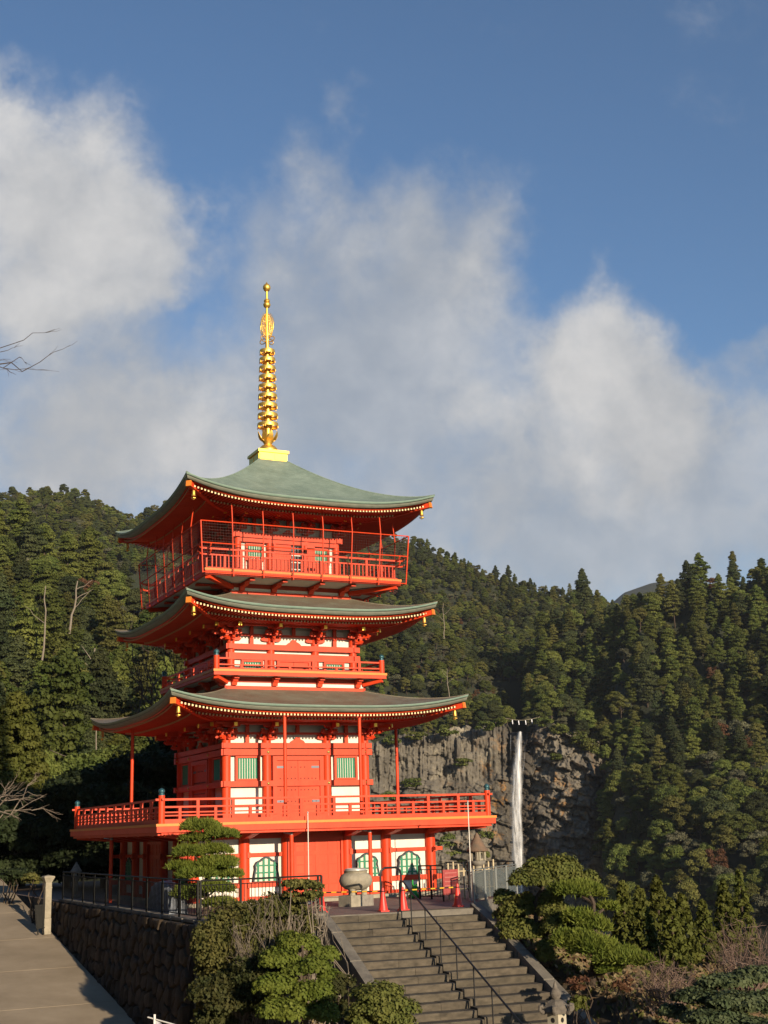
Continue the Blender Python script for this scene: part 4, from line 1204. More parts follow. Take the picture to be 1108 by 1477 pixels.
def scatter(f, x0, x1, n, tmin=0.0, tmax=1.0, mind=5.0, tpow=.8, seed=0):
    r = np.random.default_rng(seed); out = []; cellm = {}
    px = r.uniform(x0, x1, n * 8); t = tmin + (tmax - tmin) * r.random(n * 8) ** tpow
    Q = f(px, t)
    for p, q in zip(px, Q):
        key = (int(q[0] // mind), int(q[1] // mind)); ok = True
        for a in (-1, 0, 1):
            for b in (-1, 0, 1):
                for w in cellm.get((key[0] + a, key[1] + b), ()):
                    if (w[0] - q[0]) ** 2 + (w[1] - q[1]) ** 2 < mind * mind: ok = False; break
                if not ok: break
            if not ok: break
        if ok: cellm.setdefault(key, []).append(q); out.append((p, q))
        if len(out) >= n: break
    return out

f_far = hill_fn([(860, 885), (885, 868), (900, 855), (940, 841), (985, 836), (1040, 850)], [(860, 960), (1040, 960)], 2500, 3100, 0, seed=31)
hill('far_mountain', 860, 1040, f_far, 40, 16)
f0 = hill_fn([(-60, 716), (0, 705), (30, 700), (95, 695), (140, 712), (195, 738), (225, 724), (260, 706), (330, 690), (430, 705)], [(-60, 830), (430, 830)], 760, 980, 9, seed=3)
hill('back_hill', -60, 430, f0, 60, 20)
f1 = hill_fn([(-90, 700), (0, 722), (40, 742), (80, 772), (130, 792), (200, 822), (260, 838), (360, 860)], [(-90, 1185), (360, 1175)], 185, 470, 14, p=1.05, seed=7, bump=.10)
hill('left_hill', -90, 360, f1, 60, 36)
f2 = hill_fn([(430, 720), (520, 745), (590, 768), (650, 790), (700, 812), (760, 834), (800, 842), (850, 848), (890, 862), (960, 885)], [(430, 985), (960, 985)], 740, 1000, 9, seed=12, bump=.08)
hill('middle_hill', 430, 960, f2, 70, 26)
f3 = hill_fn([(430, 850), (560, 872), (600, 870), (660, 905), (700, 945), (728, 985), (742, 1025)], [(430, 1072), (540, 1072), (620, 1064), (700, 1053), (742, 1050)], 612, 712, 13, seed=19)
hill('cliff_top_slope', 430, 738, f3, 50, 18)
f4 = hill_fn([(758, 985), (768, 925), (785, 872), (810, 852), (850, 846), (890, 860), (930, 850), (1000, 845)], [(758, 1050), (800, 1052), (850, 1072), (900, 1102), (1000, 1130)], 612, 735, 15, seed=23, bump=.08)
hill('falls_shoulder', 760, 1000, f4, 50, 24)
d0f = lambda px: np.interp(px, [868, 960, 1200], [520, 470, 430])
d1f = lambda px: np.interp(px, [868, 960, 1200], [620, 690, 720])
f5 = hill_fn([(868, 1085), (884, 960), (905, 885), (935, 852), (970, 830), (1010, 804), (1050, 810), (1108, 786), (1200, 765)], [(868, 1330), (930, 1340), (1200, 1345)], d0f, d1f, 16, p=1.1, seed=29, bump=.12)
hill('right_hill', 870, 1200, f5, 60, 40)

# unseen wooded hillside, added left of the road to block sky light
sx_ = np.concatenate([np.linspace(-30.5, -60, 16), np.linspace(-66, -150, 10)]); sy_ = np.linspace(-80, 170, 40)
SX, SY = np.meshgrid(sx_, sy_)
def zside(x, y): return zroad(y) - .3 + np.clip(-32 - x, 0, 90) * .75 + (fbm(x * .06, y * .06, 71) - .5) * 6 * np.clip((-32 - x) / 12, 0, 1)
tag(link('blocker_hill', grid_mesh('blocker_hill', np.stack([SX, SY, zside(SX, SY)], -1), FORESTF)), kind='structure')

# trees on the slopes
LOOK = {'cedar_a': 'columnar cedar', 'cedar_b': 'very tall cedar', 'cedar_c': 'broad-based cedar', 'cedar_d': 'slim olive cedar with bare lower trunk', 'cedar_e': 'short bushy cedar',
        'broad_a': 'round-crowned evergreen', 'broad_b': 'large spreading evergreen', 'broad_c': 'small grey-green domed tree', 'broad_d': 'olive-tinted upright evergreen', 'broad_e': 'loose-crowned green tree'}
forest = []            # (distance, label, group, name, mesh, position, scale, rotation)
def plant(f, x0, x1, n, mind, kinds, label_c, label_b, group, seed, tmin=0, tmax=1.0, smul=1.0, tpow=.8, region=None):
    r = random.Random(seed)
    for p, q in scatter(f, x0, x1, n, tmin, tmax, mind, tpow, seed):
        k = r.random(); d = math.hypot(q[0] - CAM[0], q[1] - CAM[1])
        u = math.sin(q[0] * .021 + seed) + math.cos(q[1] * .017 + seed * 2)      # stands of one kind
        isC = r.random() < kinds[0] + .22 * u
        if isC: me = r.choice(PC); lab = label_c; nm = 'cedar_tree'
        else: me = r.choice(PB); lab = label_b; nm = 'broadleaf_tree'
        if lab: lab = LOOK[me.name] + ' ' + lab
        if r.random() < kinds[1]: me = r.choice(PY); lab = None; nm = 'young_tree'
        elif r.random() < kinds[2]: me = PR[0]; lab = None; nm = 'russet_tree'
        s = smul * r.choice((r.uniform(.55, .85), r.uniform(.8, 1.15), r.uniform(1.0, 1.4)))
        forest.append([d, lab, group, nm, me, q, s, r.uniform(0, 6.28), not (p < -15 or p > 1125)])
plant(f0, -40, 420, 1000, 4.6, (.15, .0, .01), None, None, None, 101, smul=.62)
plant(f1, -70, 350, 520, 7.0, (.45, .05, .01), 'on the steep slope behind the shaded trees', 'on the steep slope behind the shaded trees', 'trees on the slope behind the road', 102, tmax=1.0, smul=.88)
plant(f2, 440, 950, 1800, 4.6, (.12, .0, .01), None, None, None, 103, smul=.60)
plant(f3, 440, 736, 420, 4.8, (.25, .03, .02), 'on the cliff top between pagoda and waterfall', 'on the cliff top between pagoda and waterfall', 'trees on the cliff top beside the pagoda', 104, tmin=.0, smul=.66)
plant(f4, 762, 990, 380, 5.8, (.35, .05, .02), 'on the shoulder above the waterfall cliff', 'on the shoulder above the waterfall cliff', 'trees on the shoulder above the falls', 105, smul=.92)
plant(f5, 874, 1190, 800, 6.2, (.32, .06, .02), 'on the shadowy slope facing the waterfall', 'on the shadowy slope facing the waterfall', 'trees on the slope facing the falls', 106, smul=.94, tpow=1.0)
rs = random.Random(77)  # out-of-view trees added on that hillside, also to block sky light
for i in range(26):
    for j in range(7):
        x, y = -35 - j * 6.5 + rs.uniform(-2.2, 2.2), -72 + i * 8.5 + rs.uniform(-3, 3)
        forest.append([999, None, None, 'blocker_tree', rs.choice(PC + PB), np.array([x, y, float(zside(x, y))]), rs.uniform(.75, 1.15), rs.uniform(0, 6.28), False])
near = [t for t in forest if t[1] and t[8]]
near.sort(key=lambda t: t[0])
cnt = {}; single = []; rest = []
chosen = set()
for t in near:
    c = cnt.get(t[3], 0)
    if c < 290: cnt[t[3]] = c + 1; chosen.add(id(t))
for t in forest:
    (single if id(t) in chosen else rest).append(t)
for d, lab, grp, nm, me, q, s, a, vis in single:
    o = link(nm, me); o.location = (float(q[0]), float(q[1]), float(q[2])); o.rotation_euler = (0, 0, a); o.scale = (s, s, s * random.uniform(.9, 1.12))
    tag(o, lab, 'tree', grp)
# the rest of the woods and the added sky-blocking trees, too far and too many to tell apart: one mass of instances
protos = PC + PB + PY + PR
pcol = bpy.data.collections.new('forest_prototypes')
for i, me in enumerate(protos): pcol.objects.link(bpy.data.objects.new('forest_part_%02d' % i, me))
order = {me.name: i for i, me in enumerate(sorted(protos, key=lambda m: protos.index(m)))}
pm = bpy.data.meshes.new('distant_forest'); pm.vertices.add(len(rest))
pm.vertices.foreach_set('co', np.array([t[5] for t in rest]).reshape(-1).astype(np.float32))
for nm, ty, vals in (('idx', 'INT', [protos.index(t[4]) for t in rest]), ('scl', 'FLOAT', [t[6] for t in rest]), ('ang', 'FLOAT', [t[7] for t in rest])):
    at_ = pm.attributes.new(nm, ty, 'POINT'); at_.data.foreach_set('value', vals)
pm.update()
fo = link('distant_forest', pm); tag(fo, 'dense evergreen forest covering the far hillsides', 'forest', kind='stuff')
ng = bpy.data.node_groups.new('forest_instances', 'GeometryNodeTree')
ng.interface.new_socket('Geometry', in_out='INPUT', socket_type='NodeSocketGeometry'); ng.interface.new_socket('Geometry', in_out='OUTPUT', socket_type='NodeSocketGeometry')
gi = ng.nodes.new('NodeGroupInput'); go = ng.nodes.new('NodeGroupOutput'); ip = ng.nodes.new('GeometryNodeInstanceOnPoints')
ci = ng.nodes.new('GeometryNodeCollectionInfo'); ci.inputs['Collection'].default_value = pcol; ci.inputs['Separate Children'].default_value = True; ci.inputs['Reset Children'].default_value = True
def nattr(nm, ty):
    n = ng.nodes.new('GeometryNodeInputNamedAttribute'); n.data_type = ty; n.inputs['Name'].default_value = nm; return n.outputs['Attribute']
cx = ng.nodes.new('ShaderNodeCombineXYZ'); ng.links.new(nattr('ang', 'FLOAT'), cx.inputs['Z'])
ng.links.new(gi.outputs[0], ip.inputs['Points']); ng.links.new(ci.outputs[0], ip.inputs['Instance']); ip.inputs['Pick Instance'].default_value = True
ng.links.new(nattr('idx', 'INT'), ip.inputs['Instance Index']); ng.links.new(cx.outputs[0], ip.inputs['Rotation']); ng.links.new(nattr('scl', 'FLOAT'), ip.inputs['Scale'])
ng.links.new(ip.outputs[0], go.inputs[0])
md = fo.modifiers.new('instances', 'NODES'); md.node_group = ng

# ------------------------------------------------------------------ cliff and waterfall
def cliff_pt(px, py, d): 
    X = (px - 554) / F_PX; Y = -(py - 738.5) / F_PX
    D = RGT * X[..., None] + UPV * Y[..., None] + FWD
    return CAM + D * (d / np.hypot(D[..., 0], D[..., 1]))[..., None]
nx_, ny_ = 520, 300
PX, TY = np.meshgrid(np.linspace(430, 1010, nx_), np.linspace(0, 1, ny_))
ctop = np.interp(PX, [430, 540, 620, 700, 732, 738, 764, 772, 800, 850, 900, 1010], [1068, 1066, 1058, 1046, 1046, 1056, 1056, 1040, 1046, 1066, 1095, 1120])
ctop = ctop + (fbm(PX / 9, PX * 0, 61, 4) - .5) * 16 * (np.abs(PX - 751) > 16)
PY_ = ctop + (1345 - ctop) * TY
D_ = np.interp(PX, [430, 560, 700, 735, 750, 768, 800, 850, 870, 900, 1010], [575, 598, 607, 611, 614, 611, 602, 600, 615, 625, 580])
left = np.clip((742 - PX) / 10, 0, 1)
# left: tall columns, each a flat facet; right: broken blocks
def cells(u, v, seed):
    iu, iv = np.floor(u), np.floor(v); return hash2(iu, iv, seed), u - iu, v - iv
wv = fbm(PX / 60, PY_ / 120, 3) * .7
wv2 = fbm(PX / 26, PY_ / 26, 4) * 1.6
def ridge(x, y, sd, o=4): return 1 - np.abs(fbm(x, y, sd, o) * 2 - 1) * 1.6
# columns of unequal width: warp the column index by a slow noise of x only
uc = PX / 7.5 + 3.0 * fbm(PX / 22, PX * 0, 31) + wv
h1, fu, fv = cells(uc, PY_ / 70 + hash2(np.floor(uc), PX * 0, 4) * 3 + wv2 * .15, 5)
colm = h1 * 4.2 + np.minimum(np.minimum(fu, 1 - fu) * 7, 1) * 1.6 + np.minimum(np.minimum(fv, 1 - fv) * 16, 1) * .9
h1b, fu2, fv2 = cells(PX / 3.1 + wv * 2, PY_ / 34 + h1 * 5, 6)
colm = colm + h1b * 1.3 + (fbm(PX / 3.0, PY_ / 9.0, 44, 4) - .5) * 3.0
# right: slabs cut by slanting joints at several sizes
A1, B1 = PX * .95 + PY_ * .30, PY_ * .92 - PX * .22
h2, gu, gv = cells(A1 / 24 + wv2 * .8, B1 / 15 + wv2 * .7 + hash2(np.floor(A1 / 24 + wv2 * .8), PX * 0, 8) * 2, 9)
h3, ku, kv = cells(A1 / 9 + wv2 * .8, B1 / 6.5 + wv2, 10)
h4, lu, lv = cells(PX / 4 + wv2, PY_ / 3.5 + wv2, 13)
blk = h2 * 6.5 + gv * 2.2 + np.minimum(np.minimum(gu, 1 - gu) * 12, 1) * 1.6 + np.minimum(np.minimum(gv, 1 - gv) * 10, 1) * 1.8 + h3 * 2.6 + h4 * 1.0 + ridge(PX / 40, PY_ / 30, 50) * 3
disp = colm * left + blk * (1 - left)
lower = np.clip((PY_ - 1118 - 10 * np.sin(PX / 17.0)) / 24, 0, 1)
disp = disp * (1 - lower * left) + (blk * .9 + 1.5) * lower * left
disp = disp + (fbm(PX / 30, PY_ / 30, 21) - .5) * 8 + (fbm(PX / 4, PY_ / 4, 22) - .5) * 2.6
notch = np.exp(-((PX - 751) / 9.0) ** 2) * np.clip((1075 - PY_) / 30, 0, 1)
bulge = np.interp(TY, [0, .15, .5, 1], [4, 0, 2, -18])
CL = cliff_pt(PX, PY_, D_ - disp + 9 * notch - bulge * -.3 - 10 * TY)
tp_ = CL[:1].copy(); tp_ = tp_ + (tp_ - CAM) * np.array([.03, .03, 0]); 
CL = np.concatenate([tp_, CL])
ROCK = material('cliff_rock', (.070, .063, .052), .95, col2=(.185, .165, .13), vscale=.16, detail=9, bump=.7, bscale=.6, stretch=(1, 1, .45))
nt = ROCK.node_tree; b_ = nt.nodes['Principled BSDF']
# dark water stains, pale scars and rust: wide noise bands mixed over the rock colour
tcn = nt.nodes.new('ShaderNodeTexCoord')
def rn(scale, st=(1, 1, 1), det=6):
    mp = nt.nodes.new('ShaderNodeMapping'); mp.inputs['Scale'].default_value = st; nt.links.new(tcn.outputs['Object'], mp.inputs['Vector'])
    n = nt.nodes.new('ShaderNodeTexNoise'); n.inputs['Scale'].default_value = scale; n.inputs['Detail'].default_value = det; n.inputs['Roughness'].default_value = .65
    nt.links.new(mp.outputs[0], n.inputs['Vector']); return n.outputs['Fac']
def rr_(v, a, b2):
    n = nt.nodes.new('ShaderNodeMapRange'); n.inputs['From Min'].default_value = a; n.inputs['From Max'].default_value = b2; nt.links.new(v, n.inputs['Value']); return n.outputs[0]
def mixc_(fac, src, col):
    n = nt.nodes.new('ShaderNodeMix'); n.data_type = 'RGBA'; nt.links.new(fac, n.inputs['Factor']); nt.links.new(src, n.inputs['A']); n.inputs['B'].default_value = (*col, 1); return n.outputs['Result']
src = b_.inputs['Base Color'].links[0].from_socket
src = mixc_(rr_(rn(.10, (1, 1, .25)), .52, .66), src, (.055, .048, .040))
src = mixc_(rr_(rn(.045, (1, 1, 1)), .58, .76), src, (.36, .32, .23))
FC = at(752, 1150, 600)
vd = nt.nodes.new('ShaderNodeVectorMath'); vd.operation = 'DISTANCE'; vd.inputs[1].default_value = tuple(FC + np.array([6, 0, -8])); 
mpf = nt.nodes.new('ShaderNodeMapping'); mpf.inputs['Scale'].default_value = (1, 1, 1); nt.links.new(tcn.outputs['Object'], vd.inputs[0])
nr = rr_(vd.outputs['Value'], 46, 16)
mul = nt.nodes.new('ShaderNodeMath'); mul.operation = 'MULTIPLY'; nt.links.new(nr, mul.inputs[0]); nt.links.new(rr_(rn(.11), .54, .64), mul.inputs[1]); mul.use_clamp = True
src = mixc_(mul.outputs[0], src, (.34, .165, .035))
sx = nt.nodes.new('ShaderNodeVectorMath'); sx.operation = 'DOT_PRODUCT'; sx.inputs[1].default_value = tuple(RGT); nt.links.new(tcn.outputs['Object'], sx.inputs[0])
df = nt.nodes.new('ShaderNodeMath'); df.operation = 'SUBTRACT'; df.inputs[1].default_value = float(RGT @ FC); nt.links.new(sx.outputs['Value'], df.inputs[0])
ab = nt.nodes.new('ShaderNodeMath'); ab.operation = 'ABSOLUTE'; nt.links.new(df.outputs[0], ab.inputs[0])
wob_ = nt.nodes.new('ShaderNodeMath'); wob_.operation = 'MULTIPLY_ADD'; wob_.inputs[1].default_value = 14; nt.links.new(rn(.07, (1, 1, .5)), wob_.inputs[0]); nt.links.new(ab.outputs[0], wob_.inputs[2])
src = mixc_(rr_(wob_.outputs[0], 15.5, 9.0), src, (.045, .038, .030))
nt.links.new(src, b_.inputs['Base Color'])
cl = link('cliff', grid_mesh('cliff', CL, ROCK, False)); tag(cl, 'sheer grey and ochre rock cliff behind the waterfall', 'cliff')

# waterfall: strands of falling water, each a thin curved sheet with ragged density
WM = bpy.data.materials.new('falling_water'); WM.use_nodes = True
nt = WM.node_tree; b_ = nt.nodes['Principled BSDF']; b_.inputs['Base Color'].default_value = (.86, .88, .90, 1); b_.inputs['Roughness'].default_value = .6
tcn = nt.nodes.new('ShaderNodeTexCoord')
mp = nt.nodes.new('ShaderNodeMapping'); mp.inputs['Scale'].default_value = (1, 1, .09); nt.links.new(tcn.outputs['Object'], mp.inputs['Vector'])
n_ = nt.nodes.new('ShaderNodeTexNoise'); n_.inputs['Scale'].default_value = .9; n_.inputs['Detail'].default_value = 6; n_.inputs['Roughness'].default_value = .7; nt.links.new(mp.outputs[0], n_.inputs['Vector'])
uvn = nt.nodes.new('ShaderNodeAttribute'); uvn.attribute_name = 'veil'
mr_ = nt.nodes.new('ShaderNodeMapRange'); mr_.inputs['From Min'].default_value = .36; mr_.inputs['From Max'].default_value = .70; nt.links.new(n_.outputs['Fac'], mr_.inputs['Value'])
mm = nt.nodes.new('ShaderNodeMath'); mm.operation = 'MULTIPLY'; nt.links.new(mr_.outputs[0], mm.inputs[0]); nt.links.new(uvn.outputs['Fac'], mm.inputs[1]); mm.use_clamp = True
nt.links.new(mm.outputs[0], b_.inputs['Alpha'])
wf = empty('waterfall', tuple(at(750, 1280, 596)), 0, 'tall slender white waterfall dropping down the dark cliff', 'waterfall')
winv = Matrix.Translation(-wf.location)
def strand(path, wid, d, dens, ragged, name, seed):
    """path: (px, py) centre line; wid: half widths in photo pixels"""
    n = 60; k = 11; ts = np.linspace(0, 1, n)
    py = np.interp(ts, np.linspace(0, 1, len(path)), [p[1] for p in path]); cx_ = np.interp(py, [p[1] for p in path], [p[0] for p in path])
    w = np.interp(py, [p[1] for p in path], wid)
    A = np.linspace(-1, 1, k)
    w = w * (1 + ragged * (fbm(ts * 9, ts * 0, seed) - .5) * 2)
    X = cx_[:, None] + A[None] * w[:, None] + ((fbm(ts * 7, ts * 0 + 3, seed) - .5) * ragged * 6)[:, None]
    Y = np.repeat(py[:, None], k, 1); D = d - 3.0 * np.sqrt(np.maximum(0, 1 - A ** 2))[None] * np.ones((n, 1))
    V = cliff_pt(X, Y, D)
    me = grid_mesh(name, V, WM); at_ = me.attributes.new('veil', 'FLOAT', 'POINT')
    veil = dens * (1 - np.abs(A)[None] ** 1.4) * np.ones((n, 1)); at_.data.foreach_set('value', veil.reshape(-1).astype(np.float32))
    return link(name, me, wf, winv)
strand([(750, 1056), (748, 1080), (745, 1130), (744, 1180), (746, 1230), (748, 1290)], [4.0, 6.5, 9.5, 10.5, 10, 11], 586, .85, .30, 'water_veil', 1)
strand([(750, 1055), (749, 1085), (747.5, 1125), (749, 1160), (750.5, 1200), (752, 1240), (752.5, 1290)], [3.2, 4.4, 5.2, 4.0, 3.2, 2.6, 2.6], 580, 1.1, .40, 'main_strand', 2)
strand([(746, 1075), (743, 1110), (741, 1150), (743, 1200)], [1.2, 2.2, 2.0, 1.2], 582, .8, .5, 'thin_strand', 7)
strand([(737, 1060), (736.5, 1075), (737, 1096)], [.6, .8, .4], 590, .6, .1, 'side_strand', 3)
strand([(757, 1070), (757, 1085), (755, 1112)], [.8, 1.0, .8], 590, .45, .15, 'side_strand', 4)
strand([(742, 1110), (740, 1150), (741, 1200), (745, 1260)], [2.6, 3.4, 4, 5], 583, .5, .35, 'water_veil', 5)
strand([(748, 1200), (747, 1240), (748, 1290)], [6, 13, 20], 578, .34, .2, 'spray', 6)
# sacred rope with paper streamers above the lip
ro = empty('sacred_rope', tuple(at(750, 1040, 604)), 0, 'straw rope with white paper streamers strung above the waterfall lip', 'rope'); rinv = Matrix.Translation(-ro.location)
pr, pl = at(779, 1034, 603), at(729, 1036, 603)
STRAW = material('straw', (.40, .35, .25), .9)
MB().tube([tuple(pl + (pr - pl) * t + np.array([0, 0, -1.2 * math.sin(math.pi * t)])) for t in np.linspace(0, 1, 10)], .07, 6).build('rope', STRAW, ro, rinv)
for t in (.2, .38, .58, .76):
    p = pl + (pr - pl) * t + np.array([0, 0, -1.2 * math.sin(math.pi * t) - .2])
    MB().box(p[0] - .20, p[0] + .20, p[1] - .05, p[1] + .05, p[2] - 1.1, p[2]).box(p[0] - .05, p[0] + .28, p[1] - .04, p[1] + .04, p[2] - 1.9, p[2] - 1.0).build('streamer', CLOTH, ro, rinv)
# ------------------------------------------------------------------ things on the terrace
def g_at(px, py): return on_z(px, py, GZ)
# traffic cones and the striped bars between their tips
cone_me = MB()
cone_me.lathe([(.20, 0), (.20, .035), (.185, .045)], 4, (0, 0, 0)); cone_me.lathe([(.155, .04), (.13, .14), (.045, .64), (.035, .70), (.015, .71)], 14)
cone_m = cone_me.mesh('traffic_cone', CONE, True)
CP = [g_at(464, 1316.5), g_at(553, 1315), g_at(582, 1313.5), g_at(661, 1308)]
CLAB = ['red plastic traffic cone at the corner of the stair head beside the white-branched shrub', 'red traffic cone in front of the stone incense bowl by the slim red post',
        'red traffic cone standing beside the black hoop barrier', 'red traffic cone in front of the dark red notice board']
for p, l in zip(CP, CLAB):
    o = link('traffic_cone', cone_m); o.location = tuple(p); tag(o, l, 'traffic cone', 'traffic cones at the head of the stairs')
def striped_bar(p, q, label):
    p, q = Vector(p) + Vector((0, 0, .60)), Vector(q) + Vector((0, 0, .60)); root = empty('cone_bar', tuple(p), 0, label, 'barrier bar', 'striped bars between the cones')
    n = 12; inv = Matrix.Translation(-p)
    for i in range(n): MB().tube([p.lerp(q, i / n), p.lerp(q, (i + 1) / n)], .021, 7).build('yellow_band' if i % 2 == 0 else 'black_band', YEL if i % 2 == 0 else BLK, root, inv)
    for c in (p, q): MB().tube([c + Vector((.075 * math.cos(t), .075 * math.sin(t), 0)) for t in np.linspace(0, 6.283, 11)], .014, 5).build('end_ring', BLK, root, inv)
striped_bar(CP[0], CP[1], 'yellow and black bar passing before the stone incense bowl')
striped_bar(CP[2], CP[3], 'yellow and black bar passing before the green frog stand')
# stone incense bowl
b = g_at(514, 1307); bowl = empty('incense_bowl', tuple(b), .3, 'round carved stone incense bowl on a square block before the doors', 'incense burner')
MB().box(-.50, .0, -.32, .32, 0, .36).build('plinth_block', STONEL, bowl); MB().box(.008, .50, -.318, .322, 0, .355).build('plinth_block', STONE, bowl)
for x, y in ((-.26, -.12), (.26, -.12), (0, .24)): MB().lathe([(.11, 0), (.09, .08), (.12, .22)], 10, (x, y, .355)).build('foot', STONEL, bowl, None, True)
MB().lathe([(.18, .50), (.36, .55), (.52, .68), (.565, .82), (.53, .95), (.44, 1.04), (.38, 1.07), (.40, 1.13), (.43, 1.15), (.36, 1.15), (.34, 1.08), (.02, 1.06)], 28).build('bowl', STONEL, bowl, None, True)
MB().lathe([(.37, 1.10), (.36, 1.20), (.30, 1.22), (.28, 1.19), (.02, 1.19)], 20).build('metal_liner', GALV, bowl, None, True)
# green frog stand
p = g_at(597, 1296); fr = empty('frog_stand', tuple(p), math.radians(-160), 'green plastic frog barrier stand before the arched window', 'barrier stand')
def ell(c, r, nm, mt, n=12):
    prof = [(math.sin(t) * 1.0, -math.cos(t)) for t in np.linspace(.12, math.pi - .12, 9)]
    mb = MB(); mb.lathe(prof, n); mb.v = [(c[0] + x * r[0], c[1] + y * r[1], c[2] + z * r[2]) for x, y, z in mb.v]
    return mb.build(nm, mt, fr, None, True)
ell((0, 0, .26), (.20, .24, .25), 'body', FROG); ell((0, .10, .58), (.19, .17, .13), 'head', FROG)
fr.scale = (.66, .66, .66)
for s in (-1, 1):
    ell((s * .11, .12, .70), (.06, .06, .065), 'eye', FROG, 8); ell((s * .24, .02, .12), (.12, .22, .12), 'hind_leg', FROG, 10); ell((s * .15, .26, .10), (.06, .08, .12), 'front_leg', FROG, 8)
    ell((s * .12, .17, .71), (.028, .028, .03), 'pupil', BLK, 6)
MB().cyl((0, -.06, .45), (0, -.06, .98), .05, .05, 8).build('bar_socket', FROG, fr)
# notice board
p = g_at(651, 1300); nb = empty('notice_board', tuple(p), math.radians(12), 'dark red notice board standing on thin legs near the glass fence', 'sign')
MB().box(-.34, .34, -.02, .02, .22, 1.05).build('board', SIGNR, nb)
for x in (-.3, .3): MB().box(x - .02, x + .02, .02, .06, 0, 1.1).build('leg', RAIL, nb)
for z in (.50, .64, .78, .92): MB().box(-.27, .27, -.026, -.018, z, z + .035).build('text_line', material('faded_print', (.42, .14, .12), .6) if 'faded_print' not in bpy.data.materials else bpy.data.materials['faded_print'], nb)
# thin iron barrier behind the cones and pale pickets behind the board
fence(g_at(606, 1297)[:2], g_at(640, 1297)[:2], 1.15, 8, 'wire_barrier', 'thin iron barrier standing in front of the arched windows', RAIL, z0=GZ, post_every=4)
a, b2 = np.array([3.1, -9.2]), np.array([5.4, -8.4])
pk = empty('picket_fence', (a[0], a[1], GZ), 0, 'row of pale bamboo pickets behind the dark red notice board', 'fence')
BAMB = material('bamboo', (.52, .43, .27), .7, var=.2, vscale=5)
for i in range(10):
    c = (b2 - a) * i / 9; MB().cyl((c[0], c[1], 0), (c[0], c[1], 1.25 + .05 * math.sin(i * 2.3)), .035, .03, 7).build('picket', BAMB, pk)
for z in (.35, .95): MB().tube([(0, 0, z), (b2[0] - a[0], b2[1] - a[1], z)], .022, 6).build('picket_rail', BAMB, pk)
# pale poles
for (px, pyb, pyt, lab) in ((446, 1304, 1173, 'slim pale pole in front of the panelled double doors'), (681, 1299, 1157, 'slim pale pole beside the stone lantern and glass fence')):
    p = g_at(px, pyb); d = math.hypot(p[0] - CAM[0], p[1] - CAM[1]); t = at(px - 3.5, pyt, d); h_ = t[2] - GZ
    o = empty('pale_pole', tuple(p), 0, lab, 'pole', 'pale poles on the terrace')
    MB().cyl((0, 0, 0), (0, 0, h_), .019, .016, 8).build('shaft', material('pole_white', (.70, .66, .58), .5) if 'pole_white' not in bpy.data.materials else bpy.data.materials['pole_white'], o, None, True)
    MB().lathe([(.10, 0), (.10, .05), (.04, .07)], 10).build('foot', GALV, o)
    MB().lathe([(.03, h_), (.035, h_ + .03), (.01, h_ + .06)], 8).build('cap', GALV, o)
# stone lanterns
def lantern(name, loc, s, label, roofc=None):
    o = empty(name, loc, .35, label, 'stone lantern')
    rc = roofc or STONE
    MB().lathe([(.34, 0), (.34, .14), (.28, .20), (.20, .24)], 6, (0, 0, 0)).build('base', STONE, o)
    MB().lathe([(.14, .24), (.125, .5), (.15, .72), (.125, .95), (.14, 1.20)], 12).build('shaft', STONEL, o, None, True)
    MB().lathe([(.15, 1.20), (.28, 1.30), (.30, 1.38), (.22, 1.40)], 12).build('platform', STONE, o, None, True)
    for i in range(4):
        a = i * math.pi / 2; c, q = math.cos(a), math.sin(a)
        for s2 in (-1, 1):
            MB().box(.10, .19, s2 * .19 - .055, s2 * .19 + .055, 1.40, 1.76, M=Matrix.Rotation(a, 4, 'Z')).build('fire_box_post', STONEL, o)
        MB().box(.11, .185, -.135, .135, 1.40, 1.47, M=Matrix.Rotation(a, 4, 'Z')).build('fire_box_sill', STONEL, o); MB().box(.11, .185, -.135, .135, 1.68, 1.76, M=Matrix.Rotation(a, 4, 'Z')).build('fire_box_lintel', STONEL, o)
    MB().box(-.09, .09, -.09, .09, 1.41, 1.75).build('shade_block', SHADE_IN, o)  # solid block, coloured as the shade inside the fire box
    MB().lathe([(.40, 1.74), (.41, 1.79), (.34, 1.88), (.25, 2.02), (.15, 2.20), (.10, 2.26), (.09, 2.32), (.02, 2.42)], 10).build('roof', rc, o, None, True)
    o.scale = (s, s, s)
RUSTY = material('mossy_cap', (.20, .12, .075), .9, col2=(.13, .10, .07), vscale=6, bump=.4, bscale=20)
p = g_at(692, 1297); lantern('stone_lantern', tuple(p), .93, 'weathered stone lantern with a conical brown cap behind the glass fence', RUSTY)
p = at(109, 1290, 60); lantern('stone_lantern', (p[0], p[1], float(zroad(p[1])) - .1 if p[0] < WX else GZ), .62, 'small stone lantern in the shade beneath the dark trees')
